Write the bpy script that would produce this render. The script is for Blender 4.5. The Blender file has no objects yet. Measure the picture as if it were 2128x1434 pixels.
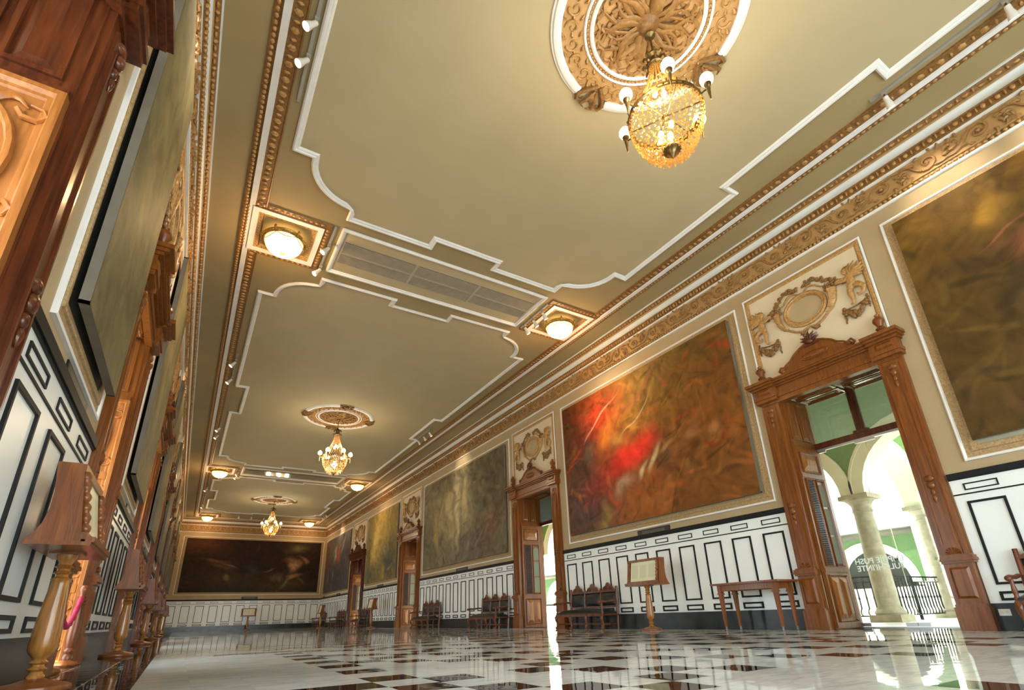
import bpy, bmesh, math, random
from math import sin, cos, pi, radians, sqrt, atan2
from mathutils import Vector, Matrix, Euler
rnd = random.Random(11)
SC = bpy.context.scene
COL = SC.collection
# hall dimensions in metres: x across, y along, z up; the camera stands at the origin
W, LW, D, BK, HC = 9.022, -0.977, 43.054, -5.2, 7.55
CX = 3.955
TH = 0.86                                      # thickness of the side walls

# ------------------------------------------------------------------ helpers
class MB:
    def __init__(s):
        s.v, s.f, s.m, s.k = [], [], [], 0
        s.M = Matrix()
    def add(s, vs, fs, k=None):
        o = len(s.v); k = s.k if k is None else k
        M = s.M
        s.v += [tuple(M @ Vector(p)) for p in vs]
        s.f += [tuple(o + i for i in f) for f in fs]
        s.m += [k] * len(fs)
        return s
    def box(s, x0, x1, y0, y1, z0, z1, k=None):
        if x0 > x1: x0, x1 = x1, x0
        if y0 > y1: y0, y1 = y1, y0
        if z0 > z1: z0, z1 = z1, z0
        v = [(x, y, z) for z in (z0, z1) for y in (y0, y1) for x in (x0, x1)]
        return s.add(v, [(0, 2, 3, 1), (4, 5, 7, 6), (0, 1, 5, 4), (2, 6, 7, 3), (0, 4, 6, 2), (1, 3, 7, 5)], k)
    def bar(s, a, b, w, h=None, k=None):
        """a square bar between two points"""
        h = w if h is None else h
        a, b = Vector(a), Vector(b); d = (b - a).normalized()
        r = d.cross(Vector((0, 0, 1)) if abs(d.z) < .95 else Vector((0, 1, 0))).normalized(); u = r.cross(d)
        v = [p + r * i * w / 2 + u * j * h / 2 for p in (a, b) for i, j in ((-1, -1), (1, -1), (1, 1), (-1, 1))]
        return s.add(v, [(3, 2, 1, 0), (4, 5, 6, 7), (0, 1, 5, 4), (1, 2, 6, 5), (2, 3, 7, 6), (3, 0, 4, 7)], k)
    def lathe(s, prof, n=16, c=(0, 0, 0), k=None, a0=0.0, a1=2 * pi, sx=1, sy=1, cap=True):
        full = abs(a1 - a0 - 2 * pi) < 1e-6
        m = n if full else n + 1
        v, f = [], []
        for r, z in prof:
            for i in range(m):
                a = a0 + (a1 - a0) * i / n
                v.append((c[0] + r * cos(a) * sx, c[1] + r * sin(a) * sy, c[2] + z))
        for j in range(len(prof) - 1):
            for i in range(n):
                p, q = j * m + i, j * m + (i + 1) % m
                f.append((p, q, q + m, p + m))
        if full and cap and prof[0] != prof[-1]:
            if prof[0][0] > 1e-5: f.append(tuple(range(m))[::-1])
            if prof[-1][0] > 1e-5: f.append(tuple(range((len(prof) - 1) * m, len(prof) * m)))
        return s.add(v, f, k)
    def tube(s, pts, rad, n=6, k=None, sq=1.0, closed=False):
        pts = [Vector(p) for p in pts]; L = len(pts)
        R = rad if isinstance(rad, (list, tuple)) else [rad] * L
        v, f = [], []; u = None
        for i, p in enumerate(pts):
            t = (pts[(i + 1) % L if closed else min(i + 1, L - 1)] - pts[(i - 1) % L if closed else max(i - 1, 0)])
            t = t.normalized() if t.length > 1e-9 else Vector((0, 0, 1))
            if u is None: u = t.orthogonal().normalized()
            u = (u - t * u.dot(t)); u = u.normalized() if u.length > 1e-6 else t.orthogonal().normalized()
            w = t.cross(u)
            for j in range(n):
                a = 2 * pi * j / n
                v.append(p + (u * cos(a) + w * sin(a) * sq) * R[i])
        for i in range(L if closed else L - 1):
            for j in range(n):
                a, b = i * n + j, i * n + (j + 1) % n
                c = (i + 1) % L * n
                f.append((a, b, c + (j + 1) % n, c + j))
        if not closed:
            f.append(tuple(range(n))[::-1]); f.append(tuple(range((L - 1) * n, L * n)))
        return s.add(v, f, k)
    def ell(s, c, r, n=8, m=5, k=None):
        r = r if isinstance(r, (list, tuple)) else (r, r, r)
        v, f = [(c[0], c[1], c[2] - r[2])], []
        for j in range(1, m):
            t = -pi / 2 + pi * j / m
            for i in range(n):
                a = 2 * pi * i / n
                v.append((c[0] + r[0] * cos(t) * cos(a), c[1] + r[1] * cos(t) * sin(a), c[2] + r[2] * sin(t)))
        v.append((c[0], c[1], c[2] + r[2])); e = len(v) - 1
        for i in range(n):
            q = (i + 1) % n
            f.append((0, 1 + q, 1 + i)); f.append((e, e - n + i, e - n + q))
            for j in range(m - 2): f.append((1 + j * n + i, 1 + j * n + q, 1 + (j + 1) * n + q, 1 + (j + 1) * n + i))
        return s.add(v, f, k)
    def prism(s, poly, a, b, ax='y', k=None):
        """poly: 2-D outline; extruded from a to b along ax"""
        def P(u, w, t): return {'y': (u, t, w), 'x': (t, u, w), 'z': (u, w, t)}[ax]
        n = len(poly)
        v = [P(u, w, a) for u, w in poly] + [P(u, w, b) for u, w in poly]
        f = [tuple(range(n)), tuple(range(2 * n - 1, n - 1, -1))] + [(i, i + n, (i + 1) % n + n, (i + 1) % n) for i in range(n)]
        return s.add(v, f, k)
    def sweep(s, path, prof, to3=None, closed=True, k=None):
        """profile (offset to the outside of the path, height) carried round a mitred plane path"""
        to3 = to3 or (lambda u, w, h: (u, h, w))
        n = len(path); area = sum(path[i][0] * path[(i + 1) % n][1] - path[(i + 1) % n][0] * path[i][1] for i in range(n))
        sg = 1 if area > 0 else -1
        def nrm(a, b):
            dx, dy = b[0] - a[0], b[1] - a[1]; l = math.hypot(dx, dy) or 1
            return Vector((dy / l * sg, -dx / l * sg))
        mit = []
        for i in range(n):
            if closed or 0 < i < n - 1:
                a, b = nrm(path[i - 1], path[i]), nrm(path[i], path[(i + 1) % n])
                mit.append((a + b) / max(1 + a.dot(b), .3))
            else: mit.append(nrm(path[0], path[1]) if i == 0 else nrm(path[-2], path[-1]))
        v, f = [], []; m = len(prof)
        for i in range(n):
            for o, h in prof: v.append(to3(path[i][0] + mit[i].x * o, path[i][1] + mit[i].y * o, h))
        for i in range(n if closed else n - 1):
            q = (i + 1) % n
            for j in range(m - 1): f.append((i * m + j, i * m + j + 1, q * m + j + 1, q * m + j))
        if not closed: f += [tuple(range(m)), tuple(range((n - 1) * m, n * m))[::-1]]
        return s.add(v, f, k)
    def rect(s, x0, x1, z0, z1, prof, y=0, k=None):
        return s.sweep([(x0, z0), (x1, z0), (x1, z1), (x0, z1)], prof, lambda u, w, h: (u, y + h, w), True, k)
    def pyr(s, x0, x1, z0, z1, y0, y1, inset, k=None):
        """a raised panel: bevelled sides up to a flat field (or a ridge)"""
        ix = min(inset, (x1 - x0) / 2 - .001); iz = min(inset, (z1 - z0) / 2 - .001)
        v = [(x0, y0, z0), (x1, y0, z0), (x1, y0, z1), (x0, y0, z1), (x0 + ix, y1, z0 + iz), (x1 - ix, y1, z0 + iz), (x1 - ix, y1, z1 - iz), (x0 + ix, y1, z1 - iz)]
        return s.add(v, [(0, 1, 5, 4), (1, 2, 6, 5), (2, 3, 7, 6), (3, 0, 4, 7), (4, 5, 6, 7)], k)
    def grid(s, P, nu, nv, k=None):
        v = [P(i / nu, j / nv) for j in range(nv + 1) for i in range(nu + 1)]
        f = [(j * (nu + 1) + i, j * (nu + 1) + i + 1, (j + 1) * (nu + 1) + i + 1, (j + 1) * (nu + 1) + i) for j in range(nv) for i in range(nu)]
        return s.add(v, f, k)
    def mesh(s, name, mats, smooth=35, fix=True):
        me = bpy.data.meshes.new(name); me.from_pydata(s.v, [], s.f)
        for m in (mats if isinstance(mats, (list, tuple)) else [mats]): me.materials.append(m)
        me.polygons.foreach_set('material_index', s.m)
        if fix:
            bm = bmesh.new(); bm.from_mesh(me); bmesh.ops.recalc_face_normals(bm, faces=bm.faces); bm.to_mesh(me); bm.free()
        if smooth:
            me.polygons.foreach_set('use_smooth', [True] * len(me.polygons)); me.set_sharp_from_angle(angle=radians(smooth))
        me.update(); return me
    def obj(s, name, mats, parent=None, smooth=35, fix=True):
        o = bpy.data.objects.new(name, s.mesh(name, mats, smooth, fix)); COL.objects.link(o)
        if parent: o.parent = parent
        return o

def tag(o, label=None, cat=None, group=None, kind=None):
    if label: o['label'] = label
    if cat: o['category'] = cat
    if group: o['group'] = group
    if kind: o['kind'] = kind
    return o
def empty(name, loc=(0, 0, 0), rz=0.0):
    o = bpy.data.objects.new(name, None); COL.objects.link(o)
    o.location = loc; o.rotation_euler = (0, 0, rz); o.empty_display_size = .1
    return o
def copy_tree(o, parent=None):
    c = o.copy(); COL.objects.link(c)
    if parent: c.parent = parent
    for ch in list(o.children): copy_tree(ch, c)
    return c
def struct(o): o['kind'] = 'structure'; return o
RR, RL, RF = pi / 2, -pi / 2, pi               # rotations that turn local +y out of the courtyard / lectern / end wall

# ------------------------------------------------------------------ materials
def nodes(name):
    m = bpy.data.materials.new(name); m.use_nodes = True
    nt = m.node_tree; b = nt.nodes['Principled BSDF']
    return m, nt, b
def N(nt, t, **kw):
    n = nt.nodes.new(t)
    for k, v in kw.items():
        if k in n.inputs: n.inputs[k].default_value = v
        else: setattr(n, k, v)
    return n
def ramp(nt, src, stops):
    r = nt.nodes.new('ShaderNodeValToRGB'); e = r.color_ramp.elements
    while len(e) < len(stops): e.new(.5)
    for i, (p, c) in enumerate(stops): e[i].position = p; e[i].color = (*c, 1)
    nt.links.new(src, r.inputs[0]); return r
def coords(nt, sc=(1, 1, 1), kind='Object', rot=(0, 0, 0)):
    t = nt.nodes.new('ShaderNodeTexCoord'); mp = nt.nodes.new('ShaderNodeMapping')
    mp.inputs['Scale'].default_value = sc; mp.inputs['Rotation'].default_value = rot
    nt.links.new(t.outputs[kind], mp.inputs['Vector']); return mp.outputs[0]
def mat(name, c, rough=.5, metal=0, c2=None, sc=6, bump=0, bsc=40, coat=0, spec=.5, stretch=(1, 1, 1), detail=4):
    m, nt, b = nodes(name)
    b.inputs['Base Color'].default_value = (*c, 1); b.inputs['Roughness'].default_value = rough
    b.inputs['Metallic'].default_value = metal; b.inputs['Coat Weight'].default_value = coat; b.inputs['Coat Roughness'].default_value = .12
    b.inputs['Specular IOR Level'].default_value = spec
    co = coords(nt, stretch)
    c2 = c2 or tuple(x * .88 for x in c)
    n = N(nt, 'ShaderNodeTexNoise', Scale=sc, Detail=detail); nt.links.new(co, n.inputs['Vector'])
    r = ramp(nt, n.outputs[0], [(.35, c2), (.65, c)]); nt.links.new(r.outputs[0], b.inputs['Base Color'])
    if bump:
        n2 = N(nt, 'ShaderNodeTexNoise', Scale=bsc, Detail=3); nt.links.new(co, n2.inputs['Vector'])
        bp = N(nt, 'ShaderNodeBump', Strength=bump, Distance=.01); nt.links.new(n2.outputs[0], bp.inputs['Height']); nt.links.new(bp.outputs[0], b.inputs['Normal'])
    return m
def wood(name, c1, c2, rough=.32, coat=.35, st=(14, 14, 1.2)):
    return mat(name, c2, rough, 0, c1, 2.2, .10, 6, coat * .45, .3, st, 8)
def emit(name, c, s, base=(1, .9, .7)):
    m, nt, b = nodes(name); b.inputs['Base Color'].default_value = (*base, 1)
    b.inputs['Emission Color'].default_value = (*c, 1); b.inputs['Emission Strength'].default_value = s
    return m
TAN = mat('wall_paint_tan', (.43, .32, .18), .75, 0, (.40, .295, .165), 2, .06, 30)
CEIL = mat('ceiling_paint_beige', (.47, .385, .225), .8, 0, (.45, .365, .21), 1.2, .05, 30)
BAND = mat('ceiling_paint_ochre', (.345, .26, .125), .8, 0, (.32, .24, .115), 1.5)
CREAM = mat('panel_cream', (.68, .57, .40), .7, 0, (.64, .53, .36), 3)
WHITE = mat('white_moulding', (.80, .79, .76), .45, 0, (.74, .73, .70), 5)
PALE = mat('pale_grey_cove', (.66, .68, .67), .5, 0, (.60, .62, .61), 3)
DADO = mat('white_dado_paint', (.84, .87, .845), .28, 0, (.81, .84, .82), 2, .02, 20)
BLACK = mat('black_dado_line', (.010, .011, .011), .5, spec=.2)
PLINTH = mat('black_marble_plinth', (.016, .020, .021), .22, 0, (.032, .036, .036), 3, 0, 0, 0, .3)
GOLD = mat('gilt_ground', (.47, .285, .115), .6, 0, (.42, .25, .095), 14)
SCROLL = mat('gilt_scrollwork', (.36, .195, .065), .55, 0, (.26, .135, .04), 22)
GILT = mat('gilt_ornament', (.52, .30, .105), .45, .15, (.33, .17, .05), 30, .2, 60)
GILTD = mat('gilt_dark_ornament', (.27, .135, .038), .5, .1, (.17, .08, .022), 30)
MATT = mat('grey_green_mount', (.40, .36, .26), .8, 0, (.33, .30, .21), 3)
WOOD = wood('varnished_cedar', (.14, .042, .008), (.23, .072, .012), .3, .2)
GLOSSW = wood('gloss_varnished_soffit', (.14, .042, .008), (.23, .072, .012), .12, 1.6)
WOODD = wood('dark_varnished_cedar', (.055, .013, .005), (.12, .03, .009), .28, .35)
WOODL = wood('light_carved_cedar', (.22, .075, .017), (.36, .135, .034), .28, .35)
WOODB = wood('bench_walnut', (.085, .024, .009), (.19, .06, .021), .32)
WOODR = wood('reddish_lectern_wood', (.15, .046, .011), (.25, .082, .021), .3)
WOODY = wood('honey_turned_wood', (.24, .09, .018), (.42, .19, .045), .22, .6)
LEATHER = mat('black_leather', (.008, .009, .010), .36, 0, (.013, .014, .014), 8, .15, 90, spec=.35)
BRASS = mat('aged_brass', (.20, .13, .045), .35, .8, (.11, .07, .025), 20)
BRIGHTB = mat('gilded_brass', (.55, .36, .10), .3, .8, (.35, .21, .05), 20)
IRON = mat('black_iron', (.008, .009, .010), .8, 0, spec=.1)
STEEL = mat('brushed_steel', (.55, .56, .57), .3, .8)
PLASTIC = mat('white_lamp_housing', (.70, .66, .58), .4)
GREYM = mat('grey_metal_rail', (.33, .31, .27), .5)
SLAT = mat('vent_slat_metal', (.42, .36, .26), .6)
SHADE = mat('duct_and_mount_shade', (.06, .05, .035), .9)  # dark colour standing in for shade in the vents and behind lectern-wall canvases
CARD = mat('white_card', (.78, .77, .72), .6)
VELVET = mat('crimson_velvet', (.42, .012, .07), .55, 0, (.27, .006, .04), 30, .3, 60)
STONE = mat('limestone', (.40, .35, .24), .85, 0, (.29, .25, .165), 9, .4, 30)
LIME = mat('cream_limewash', (.74, .71, .56), .85, 0, (.70, .67, .52), 4)
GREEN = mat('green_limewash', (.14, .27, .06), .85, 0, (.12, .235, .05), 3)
GREENDIM = mat('sun_dimmed_green_limewash', (.035, .075, .014), .85, 0, (.03, .062, .012), 3)  # the same green, darkened in its colour to offset direct sun
PAVE = mat('courtyard_paving', (.62, .60, .55), .35, 0, (.55, .53, .48), 3)
LOUVRESHADE = mat('louvre_gap_shade', (.03, .03, .03), .9)
DUSK = mat('far_gallery_shade_wall', (.10, .105, .095), .9)
LEAF = mat('palm_leaf', (.10, .26, .04), .5, 0, (.06, .18, .03), 8)
POT = mat('terracotta_pot', (.40, .20, .10), .8)
BULB = emit('lamp_bulb', (1, .80, .45), 40)
GLOBE = emit('flame_globe_glass', (1, .74, .36), 5)
DOME = emit('alabaster_dome', (1, .66, .22), 3.2)
LENS = emit('spot_lens', (1, .72, .36), 22)
OFFLENS = mat('unlit_lens', (.85, .75, .55), .2)
def mk_crystal():
    m, nt, b = nodes('amber_crystal'); o = nt.nodes['Material Output']
    t0 = N(nt, 'ShaderNodeBsdfTranslucent', Color=(.80, .47, .14, 1)); d0 = N(nt, 'ShaderNodeBsdfDiffuse', Color=(.75, .44, .13, 1)); t = N(nt, 'ShaderNodeMixShader', Fac=.4)
    nt.links.new(t0.outputs[0], t.inputs[1]); nt.links.new(d0.outputs[0], t.inputs[2]); g = N(nt, 'ShaderNodeBsdfGlossy', Color=(1, .85, .55, 1), Roughness=.12)
    r = N(nt, 'ShaderNodeBsdfTransparent', Color=(1, .85, .55, 1))
    a = N(nt, 'ShaderNodeMixShader', Fac=.2); c = N(nt, 'ShaderNodeMixShader', Fac=.3)
    nt.links.new(t.outputs[0], a.inputs[1]); nt.links.new(g.outputs[0], a.inputs[2]); nt.links.new(a.outputs[0], c.inputs[1]); nt.links.new(r.outputs[0], c.inputs[2])
    nt.links.new(c.outputs[0], o.inputs[0]); return m
CRYSTAL = mk_crystal()
def mk_vinyl():
    m, nt, b = nodes('white_vinyl'); o = nt.nodes['Material Output']; t = N(nt, 'ShaderNodeBsdfTranslucent', Color=(.9, .9, .9, 1)); d = N(nt, 'ShaderNodeBsdfDiffuse', Color=(.9, .9, .9, 1)); a = N(nt, 'ShaderNodeMixShader', Fac=.4)
    nt.links.new(t.outputs[0], a.inputs[1]); nt.links.new(d.outputs[0], a.inputs[2]); nt.links.new(a.outputs[0], o.inputs[0]); return m
def mk_glass(name, tint, haze):
    m, nt, b = nodes(name); o = nt.nodes['Material Output']
    t = N(nt, 'ShaderNodeBsdfTransparent', Color=(*tint, 1)); g = N(nt, 'ShaderNodeBsdfGlossy', Color=(1, 1, 1, 1), Roughness=.02)
    d = N(nt, 'ShaderNodeBsdfTranslucent', Color=(.8, .85, .8, 1)); fr = N(nt, 'ShaderNodeFresnel', IOR=1.45)
    h = N(nt, 'ShaderNodeMixShader', Fac=haze); a = N(nt, 'ShaderNodeMixShader')
    nt.links.new(t.outputs[0], h.inputs[1]); nt.links.new(d.outputs[0], h.inputs[2])
    nt.links.new(fr.outputs[0], a.inputs[0]); nt.links.new(h.outputs[0], a.inputs[1]); nt.links.new(g.outputs[0], a.inputs[2])
    nt.links.new(a.outputs[0], o.inputs[0]); return m
GLASS = mk_glass('clear_glass', (.95, .97, .95), .02)
HAZY = mk_glass('hazy_glass', (.82, .88, .82), .10)
FROST = mk_glass('frosted_glass', (.7, .75, .7), .75)
DECAL = mk_vinyl()
def mk_canvas():
    m, nt, b = nodes('oil_paint'); a = N(nt, 'ShaderNodeVertexColor', layer_name='Col')
    co = coords(nt, (1, 1, 1)); n = N(nt, 'ShaderNodeTexNoise', Scale=2.4, Detail=7, Distortion=1.2); nt.links.new(co, n.inputs['Vector'])
    r = ramp(nt, n.outputs[0], [(.3, (.55, .52, .50)), (.5, (.97, .95, .93)), (.72, (1.35, 1.3, 1.2))])
    x = N(nt, 'ShaderNodeMix', data_type='RGBA', blend_type='MULTIPLY'); x.inputs[0].default_value = .7
    nt.links.new(a.outputs[0], x.inputs[6]); nt.links.new(r.outputs[0], x.inputs[7]); nt.links.new(x.outputs[2], b.inputs['Base Color'])
    b.inputs['Roughness'].default_value = .55; b.inputs['Specular IOR Level'].default_value = .12
    bp = N(nt, 'ShaderNodeBump', Strength=.25, Distance=.01); n2 = N(nt, 'ShaderNodeTexNoise', Scale=25, Detail=4, Distortion=1)
    nt.links.new(co, n2.inputs['Vector']); nt.links.new(n2.outputs[0], bp.inputs['Height']); nt.links.new(bp.outputs[0], b.inputs['Normal']); return m
OIL = mk_canvas()
CEDGE = mat('primed_canvas_edge', (.15, .125, .09), .7, 0, (.18, .16, .12), 4)
def mk_print(name, paper, ink, cols, pitch, axis='x', fill=.5):
    """lines of small print in columns on local x, z"""
    m, nt, b = nodes(name); b.inputs['Roughness'].default_value = .35
    t = nt.nodes.new('ShaderNodeTexCoord'); s = nt.nodes.new('ShaderNodeSeparateXYZ'); nt.links.new(t.outputs['Generated'], s.inputs[0])
    def M(op, a, bb=None):
        n = N(nt, 'ShaderNodeMath', operation=op)
        for i, q in enumerate((a, bb)):
            if q is None: continue
            if isinstance(q, (int, float)): n.inputs[i].default_value = q
            else: nt.links.new(q, n.inputs[i])
        return n.outputs[0]
    X, Z = s.outputs[0], s.outputs[2]
    cx = M('FRACT', M('MULTIPLY', X, cols)); col = M('MULTIPLY', M('GREATER_THAN', cx, .13), M('LESS_THAN', cx, .87))
    ln = M('GREATER_THAN', M('FRACT', M('MULTIPLY', Z, pitch)), 1 - fill)
    ar = M('MULTIPLY', M('MULTIPLY', M('GREATER_THAN', Z, .16), M('LESS_THAN', Z, .84)), M('MULTIPLY', M('GREATER_THAN', X, .04), M('LESS_THAN', X, .96)))
    cb = N(nt, 'ShaderNodeCombineXYZ'); nt.links.new(M('MULTIPLY', X, 60), cb.inputs[0]); nt.links.new(M('FLOOR', M('MULTIPLY', Z, pitch)), cb.inputs[2])
    ns = N(nt, 'ShaderNodeTexNoise', Scale=1.0, Detail=1); nt.links.new(cb.outputs[0], ns.inputs['Vector'])
    k = M('MULTIPLY', M('MULTIPLY', col, ln), M('MULTIPLY', ar, M('GREATER_THAN', ns.outputs[0], .42)))
    x = N(nt, 'ShaderNodeMix', data_type='RGBA'); x.inputs[6].default_value = (*paper, 1); x.inputs[7].default_value = (*ink, 1)
    nt.links.new(k, x.inputs[0]); nt.links.new(x.outputs[2], b.inputs['Base Color']); return m
SHEET = mk_print('printed_sheet', (.72, .72, .50), (.50, .49, .34), 3, 26)
ENGRAVE = mk_print('engraved_plaque', (.022, .018, .014), (.16, .14, .11), 1, 6)
CARDP = mk_print('printed_card', (.80, .79, .75), (.35, .33, .32), 1, 5)
def mk_floor():
    m, nt, b = nodes('chequered_marble'); S = .3195
    t = nt.nodes.new('ShaderNodeTexCoord'); s = nt.nodes.new('ShaderNodeSeparateXYZ'); nt.links.new(t.outputs['Object'], s.inputs[0])
    def M(op, a, bb=None, c=None):
        n = N(nt, 'ShaderNodeMath', operation=op)
        for i, q in enumerate((a, bb, c)):
            if q is None: continue
            if isinstance(q, (int, float)): n.inputs[i].default_value = q
            else: nt.links.new(q, n.inputs[i])
        return n.outputs[0]
    U = M('DIVIDE', M('ADD', s.outputs[0], .182), S); V = M('DIVIDE', s.outputs[1], S)
    I, J = M('FLOOR', U), M('FLOOR', V); fu, fv = M('FRACT', U), M('FRACT', V)
    odd = M('GREATER_THAN', M('PINGPONG', M('ADD', I, J), 1), .5)
    field = M('MULTIPLY', M('GREATER_THAN', I, 3.5), M('LESS_THAN', I, 24.5))
    band = M('MULTIPLY', M('COMPARE', M('FLOORED_MODULO', J, 15), 10, .2) , M('MULTIPLY', M('GREATER_THAN', I, -.5), M('LESS_THAN', I, 3.5)))
    band = M('MULTIPLY', band, M('GREATER_THAN', M('ADD', M('PINGPONG', I, 1), M('LESS_THAN', J, 20)), -1))
    # an open lattice: two dark files along the hall and dark diagonals between them, white within
    is_ = lambda i, j: M('MULTIPLY', M('COMPARE', I, i, .2), M('COMPARE', J, j, .2))
    diag = M('COMPARE', M('FLOORED_MODULO', M('ADD', I, J), 4), 1, .2)
    lat = M('MAXIMUM', diag, M('MULTIPLY', odd, M('MAXIMUM', M('COMPARE', I, 4, .2), M('MAXIMUM', M('COMPARE', I, 8, .2), M('COMPARE', I, 20, .2)))))
    lat = M('MULTIPLY', M('MULTIPLY', lat, field), M('GREATER_THAN', J, 5.5))
    for c in ((5, 12), (6, 11), (11, 6)): lat = M('MULTIPLY', lat, M('SUBTRACT', 1, is_(*c)))
    for c in ((10, 3), (5, 10), (10, 13), (6, 17)): lat = M('MAXIMUM', lat, is_(*c))
    dark = M('MAXIMUM', lat, M('MULTIPLY', band, M('GREATER_THAN', I, 1.5)))
    edge = M('MAXIMUM', M('LESS_THAN', I, -.5), M('GREATER_THAN', I, 27.5))
    dark = M('MAXIMUM', dark, edge)
    # joints
    g = .012
    jt = M('MAXIMUM', M('MAXIMUM', M('LESS_THAN', fu, g), M('GREATER_THAN', fu, 1 - g)), M('MAXIMUM', M('LESS_THAN', fv, g), M('GREATER_THAN', fv, 1 - g)))
    cell = N(nt, 'ShaderNodeCombineXYZ'); nt.links.new(I, cell.inputs[0]); nt.links.new(J, cell.inputs[1])
    wn = N(nt, 'ShaderNodeTexWhiteNoise', noise_dimensions='3D'); nt.links.new(cell.outputs[0], wn.inputs['Vector'])
    # veins, shifted per tile
    off = N(nt, 'ShaderNodeVectorMath', operation='MULTIPLY_ADD'); nt.links.new(wn.outputs['Color'], off.inputs[0]); off.inputs[1].default_value = (9, 9, 9); nt.links.new(t.outputs['Object'], off.inputs[2])
    mp = N(nt, 'ShaderNodeMapping'); mp.inputs['Scale'].default_value = (2.2, 9, 1); nt.links.new(off.outputs[0], mp.inputs[0])
    vn = N(nt, 'ShaderNodeTexNoise', Scale=1.6, Detail=8, Distortion=1.2); nt.links.new(mp.outputs[0], vn.inputs['Vector'])
    wr = ramp(nt, vn.outputs[0], [(.3, (.62, .68, .685)), (.5, (.78, .83, .825)), (.7, (.87, .90, .89))])
    dr = ramp(nt, vn.outputs[0], [(.35, (.018, .014, .014)), (.62, (.034, .022, .020)), (.75, (.10, .075, .07))])
    tone = N(nt, 'ShaderNodeMix', data_type='RGBA', blend_type='MULTIPLY'); tone.inputs[0].default_value = 1
    tv = M('ADD', M('MULTIPLY', wn.outputs['Value'], .14), .88); tc = N(nt, 'ShaderNodeCombineXYZ')
    for i in range(3): nt.links.new(tv, tc.inputs[i])
    nt.links.new(wr.outputs[0], tone.inputs[6]); nt.links.new(tc.outputs[0], tone.inputs[7])
    x = N(nt, 'ShaderNodeMix', data_type='RGBA'); nt.links.new(dark, x.inputs[0]); nt.links.new(tone.outputs[2], x.inputs[6]); nt.links.new(dr.outputs[0], x.inputs[7])
    y = N(nt, 'ShaderNodeMix', data_type='RGBA'); y.inputs[7].default_value = (.62, .61, .58, 1)
    nt.links.new(M('MULTIPLY', jt, M('ADD', M('MULTIPLY', edge, .75), .2)), y.inputs[0]); nt.links.new(x.outputs[2], y.inputs[6]); nt.links.new(y.outputs[2], b.inputs['Base Color'])
    b.inputs['Roughness'].default_value = .055; b.inputs['Specular IOR Level'].default_value = .75
    # hand-laid tiles: each lies a touch out of level, and the polish is wavy
    wv = N(nt, 'ShaderNodeTexNoise', Scale=3.2, Detail=2); nt.links.new(t.outputs['Object'], wv.inputs['Vector'])
    q = N(nt, 'ShaderNodeVectorMath', operation='SUBTRACT'); nt.links.new(wn.outputs['Color'], q.inputs[0]); q.inputs[1].default_value = (.5, .5, .5)
    q2 = N(nt, 'ShaderNodeVectorMath', operation='MULTIPLY'); nt.links.new(q.outputs[0], q2.inputs[0]); q2.inputs[1].default_value = (.0035, .0035, 0)
    ge = N(nt, 'ShaderNodeNewGeometry'); ad = N(nt, 'ShaderNodeVectorMath', operation='ADD'); nt.links.new(ge.outputs['Normal'], ad.inputs[0]); nt.links.new(q2.outputs[0], ad.inputs[1])
    nm = N(nt, 'ShaderNodeVectorMath', operation='NORMALIZE'); nt.links.new(ad.outputs[0], nm.inputs[0])
    bp = N(nt, 'ShaderNodeBump', Strength=.05, Distance=.02); nt.links.new(wv.outputs[0], bp.inputs['Height']); nt.links.new(nm.outputs[0], bp.inputs['Normal']); nt.links.new(bp.outputs[0], b.inputs['Normal'])
    # worn wax polish: a matt stone body under a reflection weaker than clear glass
    df = N(nt, 'ShaderNodeBsdfDiffuse'); gl = N(nt, 'ShaderNodeBsdfGlossy', Roughness=.02); fr = N(nt, 'ShaderNodeFresnel', IOR=1.5); mx = N(nt, 'ShaderNodeMixShader')
    nt.links.new(y.outputs[2], df.inputs[0]); nt.links.new(bp.outputs[0], gl.inputs['Normal']); nt.links.new(bp.outputs[0], fr.inputs['Normal'])
    nt.links.new(M('MULTIPLY', fr.outputs[0], .92), mx.inputs[0]); nt.links.new(df.outputs[0], mx.inputs[1]); nt.links.new(gl.outputs[0], mx.inputs[2]); nt.links.new(mx.outputs[0], nt.nodes['Material Output'].inputs[0])
    return m
MARBLE = mk_floor()
CH_W, DO_W, SP_W, SUN_W, SKY_W, EXPO = 105, 80, 150, 20.0, 9.5, 0.25
# ------------------------------------------------------------------ camera
def camera():
    f, ya, pi_, ro, cx, cy = 1064.29, .55638, .37092, .03247, 1064.0, 865.47
    F = Vector((sin(ya) * cos(pi_), cos(ya) * cos(pi_), sin(pi_))); r = Vector((cos(ya), -sin(ya), 0)); d = F.cross(r)
    R0 = cos(ro) * r + sin(ro) * d; R1 = -sin(ro) * r + cos(ro) * d
    cam = bpy.data.cameras.new('camera'); o = bpy.data.objects.new('camera', cam); COL.objects.link(o)
    o.matrix_world = Matrix(((R0.x, -R1.x, -F.x, 0), (R0.y, -R1.y, -F.y, 0), (R0.z, -R1.z, -F.z, .36), (0, 0, 0, 1)))
    cam.sensor_width = 36; cam.lens = 36 * f / 2128; cam.shift_y = (cy - 717) / 2128; cam.shift_x = (1064 - cx) / 2128
    cam.clip_start = .02; cam.clip_end = 300; SC.camera = o
camera()

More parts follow.
